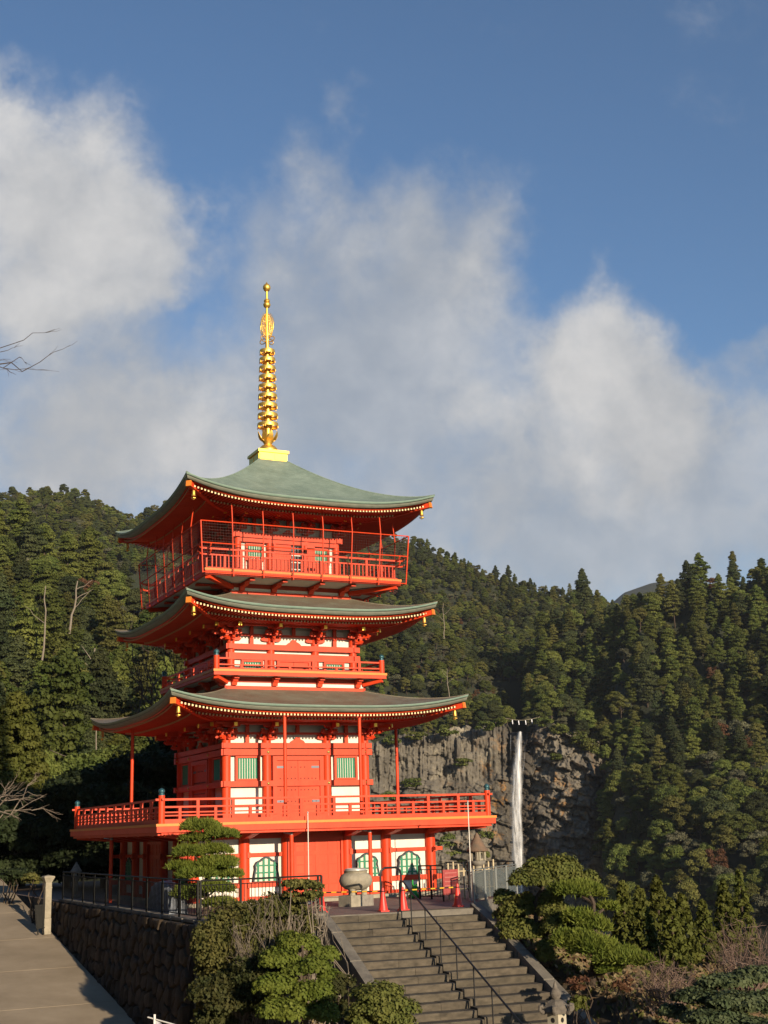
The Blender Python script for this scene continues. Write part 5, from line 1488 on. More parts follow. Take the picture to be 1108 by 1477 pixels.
# carved lantern with volutes at the foot of the stairs
p = at(803, 1462, 29.0); zb_ = lz
vl = empty('volute_lantern', (p[0], p[1], zb_), math.radians(20), 'grey carved stone lantern with curled volutes at the foot of the stairs', 'stone lantern')
ht = p[2] - zb_
STONED = material('dark_granite', (.085, .072, .058), .9, col2=(.17, .148, .118), vscale=9, bump=.4, bscale=30)
PALE = material('lantern_white', (.40, .36, .27), .85, var=.1, vscale=7)
MB().lathe([(.36, 0), (.36, .18), (.26, .24), (.17, .28)], 6).build('base', STONED, vl)
MB().lathe([(.15, .26), (.15, ht - .55)], 12).build('shaft', STONED, vl, None, True)
MB().lathe([(.16, ht - .56), (.27, ht - .46), (.27, ht - .40)], 6).build('platform', STONED, vl)
MB().box(-.14, .14, -.14, .14, ht - .40, ht + .02).build('fire_box', PALE, vl)
for k in range(4): MB().lathe([(.052, -.012), (.052, .0)], 12, (0, 0, 0)).build('moon_shade_disc', SHADE_IN, vl, Matrix.Rotation(k * math.pi / 2, 4, 'Z') @ T(0, -.143, ht - .12) @ Matrix.Rotation(math.pi / 2, 4, 'X'))  # flat discs on the box, the shade of round holes painted on
MB().lathe([(.30, ht + .02), (.31, ht + .06), (.27, ht + .15), (.17, ht + .25), (.08, ht + .29)], 6).build('cap', STONED, vl)
for k in range(6):
    a = k * math.pi / 3 + math.pi / 6; c, q = math.cos(a), math.sin(a)
    MB().tube([((.25 + dr) * c, (.25 + dr) * q, ht + dz) for dr, dz in ((0, .05), (.07, .04), (.12, .09), (.115, .16), (.07, .17), (.06, .12))], [.05, .05, .045, .042, .04, .03], 7).build('volute', STONED, vl, None, True)
MB().lathe([(.07, ht + .28), (.11, ht + .33), (.12, ht + .40), (.10, ht + .45), (.05, ht + .52), (.012, ht + .64)], 12).build('jewel', STONED, vl, None, True)
# gate pillar and leaning board by the road
p = on_x(68, 1313, WX - .62); zp = float(zroad(p[1]))
gp = empty('stone_pillar', (p[0], p[1], zp), .1, 'pale square stone gate pillar with a flared cap beside the road', 'pillar')
H_ = 2.25
MB().box(-.135, .135, -.135, .135, 0, .62).build('lower_block', STONEL, gp); MB().lathe([(.128, .63), (.125, H_ - .28)], 4, (0, 0, 0)).build('shaft', STONEL, gp, Matrix.Rotation(0, 4, 'Z') @ Matrix.Scale(1.40, 4, (1, 0, 0)) @ Matrix.Scale(1.40, 4, (0, 1, 0)) if False else None)
MB().box(-.125, .125, -.125, .125, .63, H_ - .26).build('upper_block', STONEL, gp); MB().box(-.14, .14, -.14, .14, H_ - .48, H_ - .44).build('moulding', STONEL, gp)
mb = MB(); mb.add([(-.12, -.12, H_ - .26), (.12, -.12, H_ - .26), (.12, .12, H_ - .26), (-.12, .12, H_ - .26), (-.22, -.22, H_ - .05), (.22, -.22, H_ - .05), (.22, .22, H_ - .05), (-.22, .22, H_ - .05), (-.2, -.2, H_ - .01), (.2, -.2, H_ - .01), (.2, .2, H_ - .01), (-.2, .2, H_ - .01), (0, 0, H_ + .04)],
                  [(0, 1, 5, 4), (1, 2, 6, 5), (2, 3, 7, 6), (3, 0, 4, 7), (4, 5, 9, 8), (5, 6, 10, 9), (6, 7, 11, 10), (7, 4, 8, 11), (8, 9, 12), (9, 10, 12), (10, 11, 12), (11, 8, 12), (3, 2, 1, 0)]); mb.build('cap', STONEL, gp)
sb = empty('leaning_board', (p[0] - .42, p[1] - .1, zp), .2, 'dark board on thin legs standing against the stone gate pillar', 'sign')
MB().bar((0, -.18, .02), (0, .10, 1.12), .05, .03).build('leg', RAIL, sb); MB().bar((.24, -.18, .02), (.24, .10, 1.12), .05, .03).build('leg', RAIL, sb); MB().add([(-.06, -.12, .25), (.30, -.12, .25), (.30, .11, 1.15), (-.06, .11, 1.15), (-.06, -.10, .24), (.30, -.10, .24), (.30, .13, 1.14), (-.06, .13, 1.14)], [(0, 1, 2, 3), (7, 6, 5, 4), (0, 4, 5, 1), (1, 5, 6, 2), (2, 6, 7, 3), (3, 7, 4, 0)]).build('board', RAIL, sb)
# folded grey sheet bundled behind the fence
c0 = np.array([WX + .75, -7.5]); vs = []; n = 26; m = 9; r = np.random.default_rng(4)
V = np.zeros((m, n, 3))
for j in range(m):
    for i in range(n):
        t = i / (n - 1); z = j / (m - 1)
        V[j, i] = (c0[0] + .18 * math.sin(i * 1.5) * (1 - .4 * z) + .25 * (1 - z) * ((i % 2) - .5), c0[1] - 1.1 + 2.2 * t, GZ + z * (.55 + .45 * math.sin(2.2 * t + .3)) + r.normal() * .015)
W2 = V.copy(); W2[..., 0] += .25
full = np.concatenate([V, W2[::-1]])
tag(link('folded_sheet', grid_mesh('folded_sheet', full, SHEET, False)), 'crumpled grey plastic sheet propped behind the roadside fence', 'sheet')
# white rail with a hanging cloth by the road
p = at(223, 1471, 33); zg = float(zroad(p[1]))
bs = empty('banner_stand', (p[0], p[1], zg), 0, 'white pipe stand with a hanging white cloth banner at the road edge', 'banner'); hb = p[2] - zg + .1
PIPE = material('white_pipe', (.74, .72, .66), .4)
q = at(290, 1490, 32); dx, dy, dz_ = q[0] - p[0], q[1] - p[1], q[2] - p[2]
for t in (0, 1): MB().cyl((dx * t, dy * t, 0), (dx * t, dy * t, hb + dz_ * t + .02), .028, .028, 8).build('post', PIPE, bs)
MB().tube([(-.15 * dx, -.15 * dy, hb - .08 - .12 * dz_), (dx, dy, hb - .08 + dz_)], .017, 7).build('cross_pipe', PIPE, bs)
V = np.zeros((8, 24, 3))
for j in range(8):
    for i in range(24):
        t = .04 + .92 * i / 23; z = hb - .10 + dz_ * t - j * .08 - .10 * math.sin(math.pi * t) * (1 - j / 9)
        V[j, i] = (dx * t + .03 * math.sin(i * 1.1 + j * .3), dy * t + .04 * math.cos(i * .9), z)
link('cloth', grid_mesh('cloth', V, CLOTH), bs)

# ------------------------------------------------------------------ garden plants
def needles(pads, per_area, ln, wd):
    P_, N = clump_leaves(pads, per_area, 1, .0, .35, 0)
    out = N / np.linalg.norm(N, axis=1, keepdims=True)
    dirv = out * .8 + RNG.normal(size=out.shape) * .55 + np.array([0, 0, .55])
    dirv /= np.linalg.norm(dirv, axis=1, keepdims=True)
    side = np.cross(dirv, RNG.normal(size=out.shape)); side /= np.linalg.norm(side, axis=1, keepdims=True)
    return P_, side, dirv, ln, wd
def needle_mesh(name, pads, per_area=420, ln=.17, wd=.022, mat=None):
    P_, side, dirv, ln, wd = needles(pads, per_area, ln, wd)
    n = len(P_); L = ln * RNG.uniform(.6, 1.3, n)[:, None]
    V = np.stack([P_ - side * wd, P_ + side * wd, P_ + dirv * L], 1).reshape(-1, 3)
    me = bpy.data.meshes.new(name); me.vertices.add(n * 3); me.vertices.foreach_set('co', V.reshape(-1).astype(np.float32))
    me.loops.add(n * 3); me.loops.foreach_set('vertex_index', np.arange(n * 3).astype(np.int32)); me.polygons.add(n)
    me.polygons.foreach_set('loop_start', (np.arange(n) * 3).astype(np.int32)); me.polygons.foreach_set('loop_total', np.full(n, 3, np.int32))
    me.materials.append(mat or L_PINE); me.update(calc_edges=True); return me
def px_pad(px, py, d, wpx, hpx, depth=.8, lump=5, dj=.25):
    """a foliage pad: its centre from the photograph and a distance, broken into a few lumps"""
    c = at(px, py, d); m = d / F_PX; out = []
    rx, rz = wpx * m, hpx * m
    for i in range(lump):
        a = 2 * math.pi * i / lump + RNG.normal() * .2; k = 0 if i == 0 else .50
        o = RGT * (math.cos(a) * rx * k) + np.array([FWD[0], FWD[1], 0]) * (math.sin(a) * rx * k * depth) + np.array([0, 0, RNG.normal() * rz * .15])
        out.append((*(c + o), rx * RNG.uniform(.54, .72), rx * RNG.uniform(.54, .72) * depth, rz * RNG.uniform(.85, 1.15)))
    return out
def pad_tree(name, label, cat, base, pads, kind, trunk_r=.09, mat=None, per=420, ls=.085, ln=.17, group=None, bark=None):
    """pads: lists of clumps in world coordinates; each pad is a part; limbs run from the trunk to the pads"""
    root = empty(name, tuple(base), 0, label, cat, group); inv = Matrix.Translation(-root.location)
    cs = [np.mean([c[:3] for c in p], axis=0) for p in pads]
    top = max(c[2] for c in cs); ctr = np.mean(cs, axis=0)
    mb = MB(); n = 7
    tr = [np.array(base) + np.array([0, 0, -.15])]
    for i in range(1, n + 1):
        t = i / n; z = base[2] + (top - base[2]) * t
        w = np.array([1 / (.25 + abs(c[2] - z)) for c in cs])[:, None]; q = (np.array(cs) * w).sum(0) / w.sum()
        q = base * (1 - t) + q * t if i < 3 else q; q = np.array([q[0], q[1], z]); tr.append(q)
    mb.tube([tuple(p) for p in tr], list(np.linspace(trunk_r, trunk_r * .3, n + 1)), 8)
    mb.build('trunk', bark or BARK, root, inv, True)
    for c in cs:
        j = min(range(len(tr)), key=lambda k: abs(tr[k][2] - (c[2] - .25)))
        lb = MB(); limb(lb, tr[j], c, trunk_r * .42, trunk_r * .15, 5, .12); lb.build('limb', bark or BARK, root, inv)
    for p in pads:
        if kind == 'needle': me = needle_mesh('foliage_pad', p, per, ln, mat=mat)
        else:
            P_, N = clump_leaves(p, per, ls, .5, .30, .25); me = leaf_mesh('foliage_pad', P_, N, ls * RNG.uniform(.7, 1.4, len(P_)), [mat], 1.2)
        link('foliage_pad', me, root, inv)
    return root
# niwaki pine on the terrace before the pagoda
b = g_at(297, 1318); dN = math.hypot(b[0] - CAM[0], b[1] - CAM[1])
pads = [px_pad(q[0], q[1], q[2], q[3] * 1.0, q[4] * .74) for q in ((293, 1194, dN, 30, 13), (322, 1205, dN - .2, 24, 9), (284, 1212, dN + .2, 22, 8), (310, 1228, dN, 26, 10), (275, 1232, dN - .2, 24, 11), (318, 1246, dN - .3, 30, 12), (272, 1254, dN, 26, 10), (330, 1262, dN - .1, 24, 10), (290, 1262, dN - .5, 30, 12), (312, 1284, dN - .3, 30, 13), (276, 1290, dN + .2, 24, 14), (318, 1304, dN, 24, 10))]
pad_tree('niwaki_pine', 'cloud-pruned pine with layered needle pads in front of the red lattice windows', 'tree', b, pads, 'needle', .11, per=620, ln=.15)
# clipped evergreen with stepped pads right of the stairs
def gb(px, py, d):
    p = at(px, py, d); return np.array([p[0], p[1], hz(p[0], p[1])])
dM = 38.0
pads = [px_pad(q[0], q[1], q[2], q[3] * 1.12, q[4] * 1.18) for q in ((800, 1262, 41.4, 40, 19), (845, 1274, 41.7, 24, 12), (770, 1272, 40.4, 29, 13), (731, 1297, 41.4, 17, 11), (759, 1298, 40.6, 15, 8), (797, 1297, 40.0, 16, 11), (752, 1316, 40.9, 30, 12), (802, 1317, 39.8, 21, 12), (808, 1337, 39.6, 22, 14), (757, 1345, 40.4, 32, 13), (738, 1338, 40.7, 18, 10), (790, 1378, 39.1, 12, 16))]
pad_tree('clipped_evergreen', 'clipped evergreen with stepped rounded pads beside the stone stairs', 'tree', gb(795, 1415, 40.0), pads, 'leaf', .12, L_MOUND, 560, .075)
dP = 36.5
pads = [px_pad(q[0], q[1], q[2], q[3] * 1.1, q[4] * 1.0) for q in ((834, 1284, 39.2, 34, 11), (858, 1290, 39.4, 20, 10), (880, 1310, 39.6, 14, 8), (838, 1326, 38.9, 24, 13), (858, 1338, 38.8, 22, 12), (833, 1358, 38.0, 30, 14), (862, 1370, 37.8, 34, 16), (893, 1380, 37.7, 32, 12), (922, 1388, 37.6, 26, 10), (880, 1398, 37.9, 18, 8))]
pad_tree('spreading_pine', 'bright green garden pine with a long low bough over the rocks', 'tree', gb(852, 1420, 38.6), pads, 'needle', .12, per=640, ln=.13)
# small layered conifer and shrubs on the bank left of the stairs
pads = [px_pad(*q) for q in ((432, 1362, 35.0, 32, 16), (470, 1378, 34.8, 22, 13), (404, 1388, 34.4, 30, 15), (446, 1398, 34.2, 34, 15), (478, 1412, 34.3, 18, 14), (405, 1425, 33.8, 34, 17), (455, 1436, 33.7, 32, 17), (415, 1462, 33.4, 36, 18), (470, 1465, 33.5, 24, 16))]
pad_tree('layered_conifer', 'bushy layered green conifer left of the stone stairs', 'tree', gb(440, 1500, 34.4), pads, 'leaf', .10, L_MOUND2 if 'L_MOUND2' in globals() else L_PINE, 620, .065)
def bush(name, label, cat, px, py, d, wpx, hpx, mat, per=500, ls=.07, n=16, jit=.6, group=None, zb=None, stems=5, shell=.5, bark=None):
    c = at(px, py, d); m = d / F_PX; rx, rz = wpx * m, hpx * m; base = np.array([c[0], c[1], hz(c[0], c[1]) if zb is None else zb])
    root = empty(name, tuple(base), 0, label, cat, group); inv = Matrix.Translation(-root.location); cl = []
    for i in range(n):
        dv = RNG.normal(size=3); dv /= np.linalg.norm(dv); dv[2] = dv[2] * .9 + .1; s = RNG.uniform(.28, .46)
        cl.append((c[0] + dv[0] * rx * .68, c[1] + dv[1] * rx * .6, c[2] + dv[2] * rz * .72, rx * s, rx * s, min(rz, rx) * s))
    P_, N = clump_leaves(cl, per, ls, jit, shell, .2); link('foliage', leaf_mesh('foliage', P_, N, ls * RNG.uniform(.6, 1.4, len(P_)), [mat], 1.3), root, inv)
    for i in range(stems):
        mb = MB(); q = cl[i % n]; limb(mb, base + np.array([RNG.normal() * .08, RNG.normal() * .08, -.1]), q[:3], .035, .012, 5, .15); mb.build('stem', bark or BARK, root, inv)
    return root
bush('mixed_shrub', 'loose olive shrub growing against the corner of the boulder wall', 'shrub', 345, 1378, 37.2, 64, 66, L_SHRUB, 330, .07, 38, 1.0, stems=9, bark=PALEB)
bush('mixed_shrub', 'low dark leafy shrub in front of the olive shrub', 'shrub', 335, 1450, 36.0, 66, 46, L_SHRUBD if 'L_SHRUBD' in globals() else L_DARK, 360, .08, 20, 1.0, stems=7)
bush('mixed_shrub', 'tall olive shrub between the terrace fence and the layered conifer', 'shrub', 408, 1345, 36.8, 48, 48, L_SHRUB, 340, .07, 30, 1.0, stems=8, bark=PALEB)
bush('mixed_shrub', 'dark shrub filling the bank beside the stair kerb', 'shrub', 488, 1440, 34.2, 26, 40, L_SHRUBD, 340, .07, 16, 1.0, stems=6)
bush('mixed_shrub', 'leafy green-brown shrub tucked under the tall olive shrub', 'shrub', 375, 1425, 35.6, 46, 50, L_SHRUBD, 340, .07, 26, 1.0, stems=6)
bush('yellowing_shrub', 'yellow-leaved shrub at the foot of the boulder wall', 'shrub', 306, 1452, 37.4, 26, 26, L_GOLD if 'L_GOLD' in globals() else L_YEL, 360, .075, 10, 1.0)
bush('round_bush', 'round clipped dark green bush beside the lower stairs', 'shrub', 551, 1458, 31.0, 52, 34, L_MOUND, 620, .06, 26, .5)
bush('stemmed_shrub', 'small green shrub on pale stems in front of the red doors', 'shrub', 432, 1288, 36.2, 34, 18, L_SHRUB, 300, .075, 14, 1.0, stems=7, bark=PALEB)
bush('moss_bush', 'small bright moss-green bush among the garden rocks', 'shrub', 838, 1452, 33.5, 19, 14, L_YEL, 600, .055, 10, .5)
bush('rust_shrub', 'low rusty brown shrub beneath the spreading pine', 'shrub', 835, 1420, 35.6, 22, 10, L_DRY, 320, .07, 8, 1.0)
bush('rust_shrub', 'thin reddish shrub among the bare twigs below the pine bough', 'shrub', 905, 1425, 35.0, 20, 14, L_DRY, 130, .07, 8, 1.0)
# young yellow-green conifers below the terrace
YL = ['young yellow-green conifer just right of the garden pine', 'tallest young yellow-green conifer below the terrace', 'young yellow-green conifer next to the tallest one', 'stout young conifer in front of the tallest one', 'young conifer beside the reddish twig bush', 'young conifer rising behind the reddish twig bush', 'small young conifer above the tangle of twigs', 'farthest young conifer behind the reddish twig bush']
for i, (px, py, d, w, h, zt_) in enumerate(((905, 1335, 47, 24, 40, 0), (955, 1320, 49, 26, 56, 0), (990, 1335, 50, 24, 45, 0), (930, 1352, 45, 26, 34, 0), (1020, 1345, 51, 22, 36, 0), (1050, 1310, 56, 24, 40, 0), (975, 1372, 44, 24, 26, 0), (1072, 1290, 62, 22, 36, 0))):
    c = at(px, py + h, d); top = at(px, py - h, d); base = np.array([c[0], c[1], hz(c[0], c[1])]); Ht = max(2.5, top[2] - base[2]); R_ = w * d / F_PX
    root = empty('young_conifer', tuple(base), 0, YL[i], 'tree', 'young conifers below the terrace'); cl = []
    nn = 34
    for k in range(nn):
        t = (k + .5) / nn; a = k * 2.4; r_ = R_ * (1 - t) ** .7; s = R_ * .34 * (.5 + .6 * (1 - t))
        cl.append((r_ * .7 * math.cos(a), r_ * .7 * math.sin(a), Ht * (.12 + .86 * t), s * .8, s * .8, s * 1.25))
    P_, N = clump_leaves(cl, 190, .11, .8, .5, .5); link('crown', leaf_mesh('crown', P_, N, .11 * RNG.uniform(.6, 1.5, len(P_)), [L_YEL], 1.5), root)
    MB().tube([(0, 0, -.3), (0, 0, Ht * .95)], [.09, .02], 6).build('trunk', BARK, root)
TWIGB = material('grey_twig', (.20, .165, .125), .9, col2=(.13, .105, .08), vscale=5)
# leafless bushes
def bare_bush(name, label, px, py, d, wpx, hpx, n=26, mat=None, cat='shrub', zb=None, r0=.022, fork=3, group=None):
    c = at(px, py, d); m = d / F_PX; rx, rz = wpx * m, hpx * m; base = np.array([c[0], c[1], hz(c[0], c[1]) if zb is None else zb]); base[2] = min(base[2], c[2] - rz)
    mb = MB()
    for i in range(n):
        dv = RNG.normal(size=3); dv[2] = abs(dv[2]) * .8; dv /= np.linalg.norm(dv); e = np.array([c[0] + dv[0] * rx, c[1] + dv[1] * rx * .8, c[2] - rz * .3 + dv[2] * rz * 1.3])
        pts = limb(mb, base + RNG.normal(size=3) * np.array([.15, .15, .02]), e, r0, r0 * .3, 4, .16, 5)
        for k in range(fork):
            q = pts[RNG.integers(2, 5)]; limb(mb, q, q + (e - q) * .7 + RNG.normal(size=3) * rx * .22, r0 * .45, r0 * .2, 3, .15, 3)
            q2 = pts[RNG.integers(3, 6)]; limb(mb, q2, q2 + RNG.normal(size=3) * rx * .2, r0 * .35, r0 * .15, 3, .1, 2)
    o = mb.build(name, mat or TWIG); o.location = (0, 0, 0); return tag(o, label, cat, group)
bare_bush('bare_bush', 'leafless reddish twig bush spreading below the young conifers', 1072, 1366, 43, 50, 32, 44, fork=5)
bare_bush('bare_bush', 'tangle of bare grey twigs on the slope under the pine bough', 960, 1415, 37, 46, 26, 46, fork=4)
bare_bush('white_branched_shrub', 'leafless shrub with pale forking branches beside the terrace fence', 452, 1318, 36.6, 30, 22, 11, PALEB, fork=5, r0=.028)
bare_bush('bare_bush', 'grey-brown bare twigs poking out of the olive shrubs by the wall corner', 385, 1335, 36.0, 46, 40, 30, TWIGB, fork=4, r0=.018)
# dark blue-green spruce pads, lower right
pads = [px_pad(*q) for q in ((1050, 1418, 33, 40, 11), (1095, 1408, 33.4, 34, 12), (1010, 1440, 32.5, 34, 12), (1070, 1446, 32, 44, 13), (1108, 1455, 32.2, 34, 16), (1030, 1470, 31.5, 44, 13), (1090, 1486, 31.2, 44, 14), (975, 1462, 32.8, 22, 10))]
pad_tree('dark_spruce', 'dark green garden conifer with drooping layered boughs below the twig bush', 'tree', gb(1060, 1500, 32.6), pads, 'leaf', .09, L_SPRUCE if 'L_SPRUCE' in globals() else L_DARK, 520, .075)
# rocks
def rock(px, py, d, w, h, label, seed, mat=None):
    c = at(px, py, d); r = random.Random(seed); m = d / F_PX; base = hz(c[0], c[1])
    bmn = bmesh.new(); bmesh.ops.create_icosphere(bmn, subdivisions=3, radius=1)
    for v in bmn.verts:
        p = v.co; k = 1 + .32 * (float(fbm(p.x * 1.6 + seed, p.y * 1.6 + p.z * 1.3, seed, 3)) - .5) * 2
        q = Vector((p.x * k, p.y * k, p.z * k)); q.x = round(q.x * 2.6) / 2.6 * .35 + q.x * .65; q.z = round(q.z * 2.4) / 2.4 * .4 + q.z * .6
        v.co = Vector((q.x * w * m, q.y * w * m * .8, q.z * h * m))
    me = bpy.data.meshes.new('rock'); bmn.to_mesh(me); bmn.free(); me.materials.append(mat or ROCKG)
    o = link('garden_rock', me); o.location = (c[0], c[1], min(c[2], base + h * m * .55)); o.rotation_euler = (0, 0, seed * 1.3)
    tag(o, label, 'rock', 'rocks of the garden bank')
ROCKG = material('garden_rock', (.12, .098, .07), .95, col2=(.30, .25, .165), vscale=3.2, bump=.7, bscale=9, objvar=.2)
for a in ((757, 1385, 35.6, 17, 26, 'pale upright rock wedged beside the stair kerb'), (772, 1408, 35.2, 11, 16, 'small pale rock below the upright one by the stair kerb'), (815, 1412, 36.3, 18, 12, 'shadowed rock under the clipped evergreen'),
          (868, 1418, 35.2, 20, 14, 'rounded grey rock at the foot of the spreading pine'), (848, 1438, 34.0, 16, 9, 'low brown rock behind the bright moss bush'), (905, 1455, 33.3, 28, 10, 'flat ledge of rock below the tangle of twigs'),
          (932, 1442, 34.0, 16, 10, 'tilted rock beside the bare twigs'), (880, 1474, 32.3, 30, 10, 'dark flat rock at the bottom of the garden bank'), (708, 1325, 39.0, 14, 10, 'dark rock below the glass fence')):
    rock(*a[:5], a[5], int(a[0]) % 17 + 1)

# ------------------------------------------------------------------ trees around the pagoda
def near_tree(name, label, px, pyb, d, Ht, R_, mat, n=46, ls=.16, per=70, zc=.55, group=None, cat='tree', zb=None, conif=False):
    c = at(px, pyb, d); base = np.array([c[0], c[1], (float(zroad(c[1])) if c[0] < WX else hz(c[0], c[1])) if zb is None else zb])
    root = empty(name, tuple(base), 0, label, cat, group); cl = []
    for i in range(n):
        if conif:
            t = (i + .5) / n; a = i * 2.4 + RNG.normal() * .3; r_ = R_ * (1 - t) ** .55; s = R_ * .34 * (.5 + .6 * (1 - t)); cl.append((r_ * .72 * math.cos(a), r_ * .72 * math.sin(a), Ht * (.06 + .92 * t), s, s, s * .8))
        else:
            dv = RNG.normal(size=3); dv /= np.linalg.norm(dv); s = R_ * RNG.uniform(.22, .40); cl.append((dv[0] * R_ * .74, dv[1] * R_ * .74, Ht * zc + dv[2] * Ht * (1 - zc) * .86, s, s, s * .75))
    P_, N = clump_leaves(cl, per, ls, .65, .5, .2); link('crown', leaf_mesh('crown', P_, N, ls * RNG.uniform(.6, 1.5, len(P_)), [mat], 1.3), root)
    mb = MB(); limb(mb, (0, 0, -.3), (0, 0, Ht * zc), .22, .12, 8, .05)
    mb.build('trunk', BARK, root, None, True)
    for i in range(5):
        lb = MB(); q = cl[(i * 7) % n]; limb(lb, (0, 0, Ht * .25 + i * .2), q[:3], .09, .03, 5); lb.build('limb', BARK, root)
    return root
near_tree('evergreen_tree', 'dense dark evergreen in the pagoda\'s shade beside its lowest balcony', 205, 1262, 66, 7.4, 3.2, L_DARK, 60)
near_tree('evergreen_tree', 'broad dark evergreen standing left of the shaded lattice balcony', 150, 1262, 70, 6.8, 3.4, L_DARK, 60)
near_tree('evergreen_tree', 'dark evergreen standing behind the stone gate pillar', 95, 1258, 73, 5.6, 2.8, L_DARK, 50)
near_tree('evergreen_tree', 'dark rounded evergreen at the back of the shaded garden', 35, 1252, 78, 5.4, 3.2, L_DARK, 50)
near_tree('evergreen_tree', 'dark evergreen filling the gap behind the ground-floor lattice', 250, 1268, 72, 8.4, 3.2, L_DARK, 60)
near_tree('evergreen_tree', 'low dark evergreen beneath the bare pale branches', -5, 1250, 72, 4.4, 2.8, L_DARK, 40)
near_tree('yellow_cypress', 'sunlit yellow-green cypress rising behind the bare pale branches', 18, 1180, 104, 12.5, 3.4, L_YEL, 80, .2, 60, conif=True, zb=1.0)
near_tree('yellow_cypress', 'shorter green cypress next to the tall sunlit one', 62, 1180, 112, 8.4, 2.8, L_BROAD, 70, .2, 60, conif=True, zb=1.0)
near_tree('evergreen_tree', 'olive evergreen between the cypress and the pagoda', 120, 1180, 120, 9.0, 4.6, L_BROAD, 70, .22, 50, zb=.5)
near_tree('evergreen_tree', 'olive evergreen just behind the left tip of the lowest roof', 165, 1180, 125, 9.5, 4.4, L_BROAD, 70, .22, 50, zb=.5)
near_tree('evergreen_tree', 'green evergreen hidden partly by the pagoda balcony rail', 225, 1180, 120, 11.5, 4.2, L_BROAD, 70, .22, 50, zb=.5)
bush('azalea_mound', 'low clipped azalea mound behind the stone gate pillar', 'shrub', 50, 1268, 58, 18, 9, L_SHRUB, 200, .09, 10, .5, zb=float(zroad(at(50, 1268, 58)[1])))
bush('hedge', 'low dark clipped hedge along the top of the road', 'hedge', 12, 1262, 62, 34, 9, L_DARK, 200, .09, 14, .5, zb=float(zroad(at(12, 1262, 62)[1])))
TWIGP = material('pale_twig', (.22, .18, .14), .9, col2=(.14, .11, .085), vscale=5)
def bare_tree(name, label, base, tips, r0, mat, twigs=4, cat='tree', tw=.5, mid0=None):
    root = empty(name, tuple(base), 0, label, cat); inv = Matrix.Translation(-root.location); base = np.array(base, float)
    ctr = np.mean(tips, axis=0); mid = base * .45 + ctr * .55; mid[2] = base[2] + (min(t[2] for t in tips) - base[2]) * .6
    if mid0 is not None: mid = np.array(mid0)
    mb = MB(); tp2 = limb(mb, base - np.array([0, 0, .3]), mid, r0, r0 * .55, 8, .05); mb.build('trunk', mat, root, inv, True)
    for t in tips:
        lb = MB(); pts = limb(lb, mid, t, r0 * .4, r0 * .10, 6, .13, 7)
        for k in range(twigs):
            q = pts[RNG.integers(3, 8)]; e = q + (np.array(t) - mid) * RNG.uniform(.12, .3) + RNG.normal(size=3) * tw; pp = limb(lb, q, e, r0 * .12, r0 * .05, 4, .12, 4)
            for j in range(2): q2 = pp[RNG.integers(1, 4)]; limb(lb, q2, q2 + (e - q) * .5 + RNG.normal(size=3) * tw * .4, r0 * .07, r0 * .035, 3, .1, 3)
        lb.build('branch', mat, root, inv)
    return root
b = at(-170, 1240, 27.0); b[2] = hz(b[0], b[1])
bare_tree('bare_tree', 'leafless tree whose bare twigs reach across the open sky', b, [at(58, 522, 27.5), at(28, 515, 27), at(24, 494, 26.5), at(8, 506, 27.5), at(-40, 440, 27), at(-90, 420, 28), at(-60, 520, 26), at(-130, 480, 27)], .07, BARK, 3, tw=.14, mid0=at(-150, 560, 27))
b = at(-20, 1235, 57); b[2] = float(zroad(b[1]))
bare_tree('bare_tree', 'pale leafless tree spreading over the shaded garden by the road', b, [at(60, 1150, 56), at(48, 1130, 58), at(62, 1166, 57), at(40, 1142, 55), at(20, 1128, 57), at(-30, 1120, 57)], .10, TWIGP, 6, tw=.35, mid0=at(-30, 1175, 57))
b = at(262, 1200, 74); b[2] = hz(b[0], b[1])
bare_tree('bare_tree', 'dark leafless tree seen between the lower pagoda roofs', b, [at(190, 925, 74), at(215, 940, 75), at(235, 930, 73), at(185, 960, 74), at(250, 940, 74), at(205, 985, 73), at(280, 930, 75)], .2, BARK, 7, tw=.5)
# dead snags on the slopes
def snag(px0, py0, px1, py1, d, r, lab, br=2):
    a, t = at(px0, py0, d), at(px1, py1, d); root = empty('dead_tree', tuple(a), 0, lab, 'tree', 'dead pale trunks on the slopes'); inv = Matrix.Translation(-root.location)
    r = r * .62; mb = MB(); pts = limb(mb, a + np.array([0, 0, -6]), t, r, r * .45, 6, .04, 6); mb.build('trunk', PALEB, root, inv)
    for i in range(br):
        q = pts[3 + i % 3]; lb = MB(); limb(lb, q, q + RGT * RNG.uniform(-1, 1) * 5 + np.array([0, 0, RNG.uniform(2, 5)]), r * .4, r * .15, 5); lb.build('branch', PALEB, root, inv)
snag(130, 1015, 137, 935, 236, .42, 'tall bleached dead trunk above the left tip of the lowest roof', 3)
snag(136, 1100, 139, 1045, 150, .2, 'thin bleached trunk just behind the left tip of the lowest roof', 1)
snag(101, 880, 112, 838, 330, .5, 'forked pale dead trunk high on the slope behind the road', 3)
snag(62, 915, 66, 845, 300, .38, 'slim pale trunk among the cedars behind the road', 1)
snag(640, 905, 640, 870, 660, .45, 'small pale snag on the cliff top beside the middle roof', 2)
snag(648, 990, 645, 965, 630, .4, 'crooked pale snag at the rim of the cliff', 3)


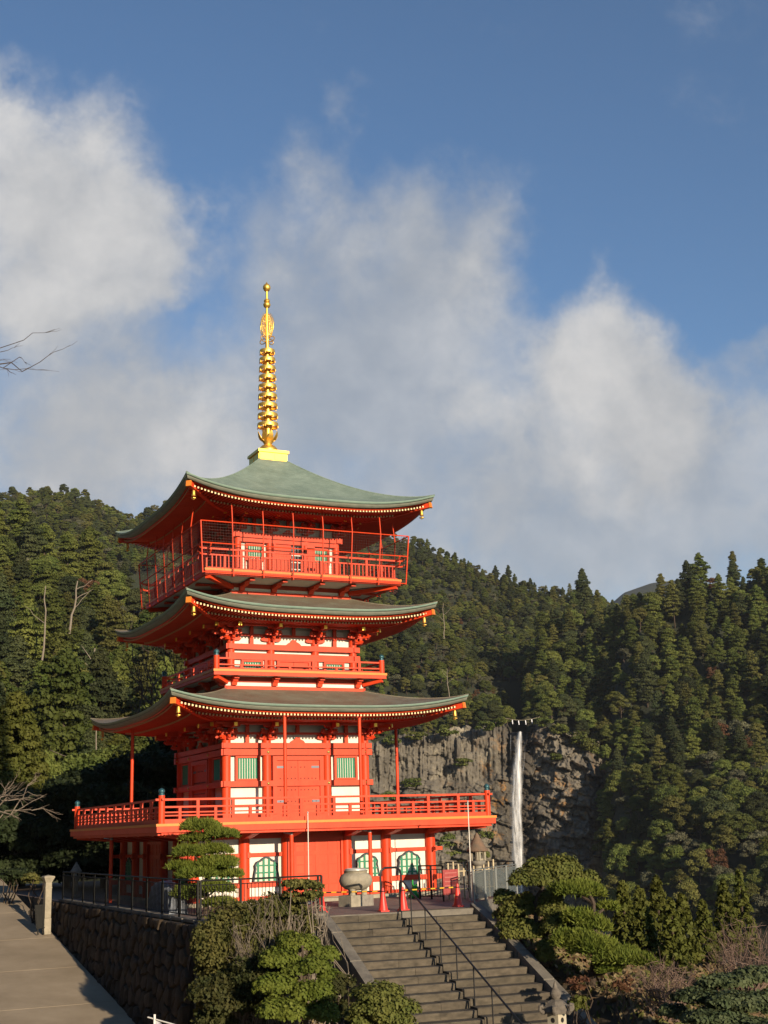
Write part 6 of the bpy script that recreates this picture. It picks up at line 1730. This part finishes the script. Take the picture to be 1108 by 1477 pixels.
LIT = [material('dead_leaf', (.13, .080, .040), .9, var=.3, vscale=3), material('dry_grass', (.17, .13, .065), .9, var=.3, vscale=3), L_SHRUB]
litter('leaf_litter', 1.4, 16, -30, -9, 26000, LIT, .11, 3, 'dry leaves and grass covering the garden bank', lambda X, Y: X > np.maximum(xright(Y) + .1, 1.1 + TR[0] - .13 * (-14 - Y) * (Y < -14)))
litter('leaf_litter', -7.2, -3.7, -26, -14, 9000, LIT, .10, 4, 'dry leaves covering the bank below the boulder wall', lambda X, Y: X < TL[0] - .5 - .13 * (-14 - Y))
# low plants rooted on the cliff ledges
for i, (px, py, w, h) in enumerate(((668, 1100, 16, 7), (596, 1130, 20, 8), (640, 1215, 26, 14), (690, 1235, 18, 12), (805, 1090, 14, 9), (850, 1075, 16, 12), (700, 1205, 12, 8), (560, 1150, 18, 9), (835, 1062, 14, 8), (655, 1240, 24, 14), (700, 1048, 16, 9), (722, 1042, 10, 9), (784, 1042, 14, 9), (808, 1052, 16, 9), (838, 1068, 16, 11), (866, 1086, 16, 14), (600, 1062, 18, 7), (645, 1056, 18, 8), (565, 1068, 16, 8), (880, 1110, 14, 14))):
    c = at(px, py, 588); m = 588 / F_PX; cl = []
    for k in range(12):
        dv = RNG.normal(size=3); dv /= np.linalg.norm(dv); cl.append((c[0] + dv[0] * w * m * .6, c[1] + dv[1] * 3, c[2] + dv[2] * h * m * .6, w * m * .35, 2.5, h * m * .4))
    P_, N = clump_leaves(cl, 3.0, .6, .6, .5, .2); o = link('cliff_shrub', leaf_mesh('cliff_shrub', P_, N, .62 * RNG.uniform(.6, 1.4, len(P_)), [L_BROAD], 1.2))
    tag(o, 'bushy evergreen shrub overhanging the rim of the cliff' if i > 9 else ['low evergreen shrub clinging to a ledge of the grey cliff', 'spreading evergreen scrub rooted low on the cliff face'][py > 1195], 'shrub', 'shrubs on the cliff')

# ------------------------------------------------------------------ air
hv = bpy.data.materials.new('haze'); hv.use_nodes = True; nt = hv.node_tree; nt.nodes.clear()
ho = nt.nodes.new('ShaderNodeOutputMaterial'); pv = nt.nodes.new('ShaderNodeVolumePrincipled')
pv.inputs['Color'].default_value = (.92, .95, 1.0, 1); pv.inputs['Density'].default_value = .00005; pv.inputs['Anisotropy'].default_value = .2
nt.links.new(pv.outputs[0], ho.inputs['Volume'])
hz_ = MB().box(-4500, 4500, -4500, 4500, -49.2, 640).build('haze', hv); tag(hz_, 'thin pale air fading the far hills', 'haze', kind='stuff')
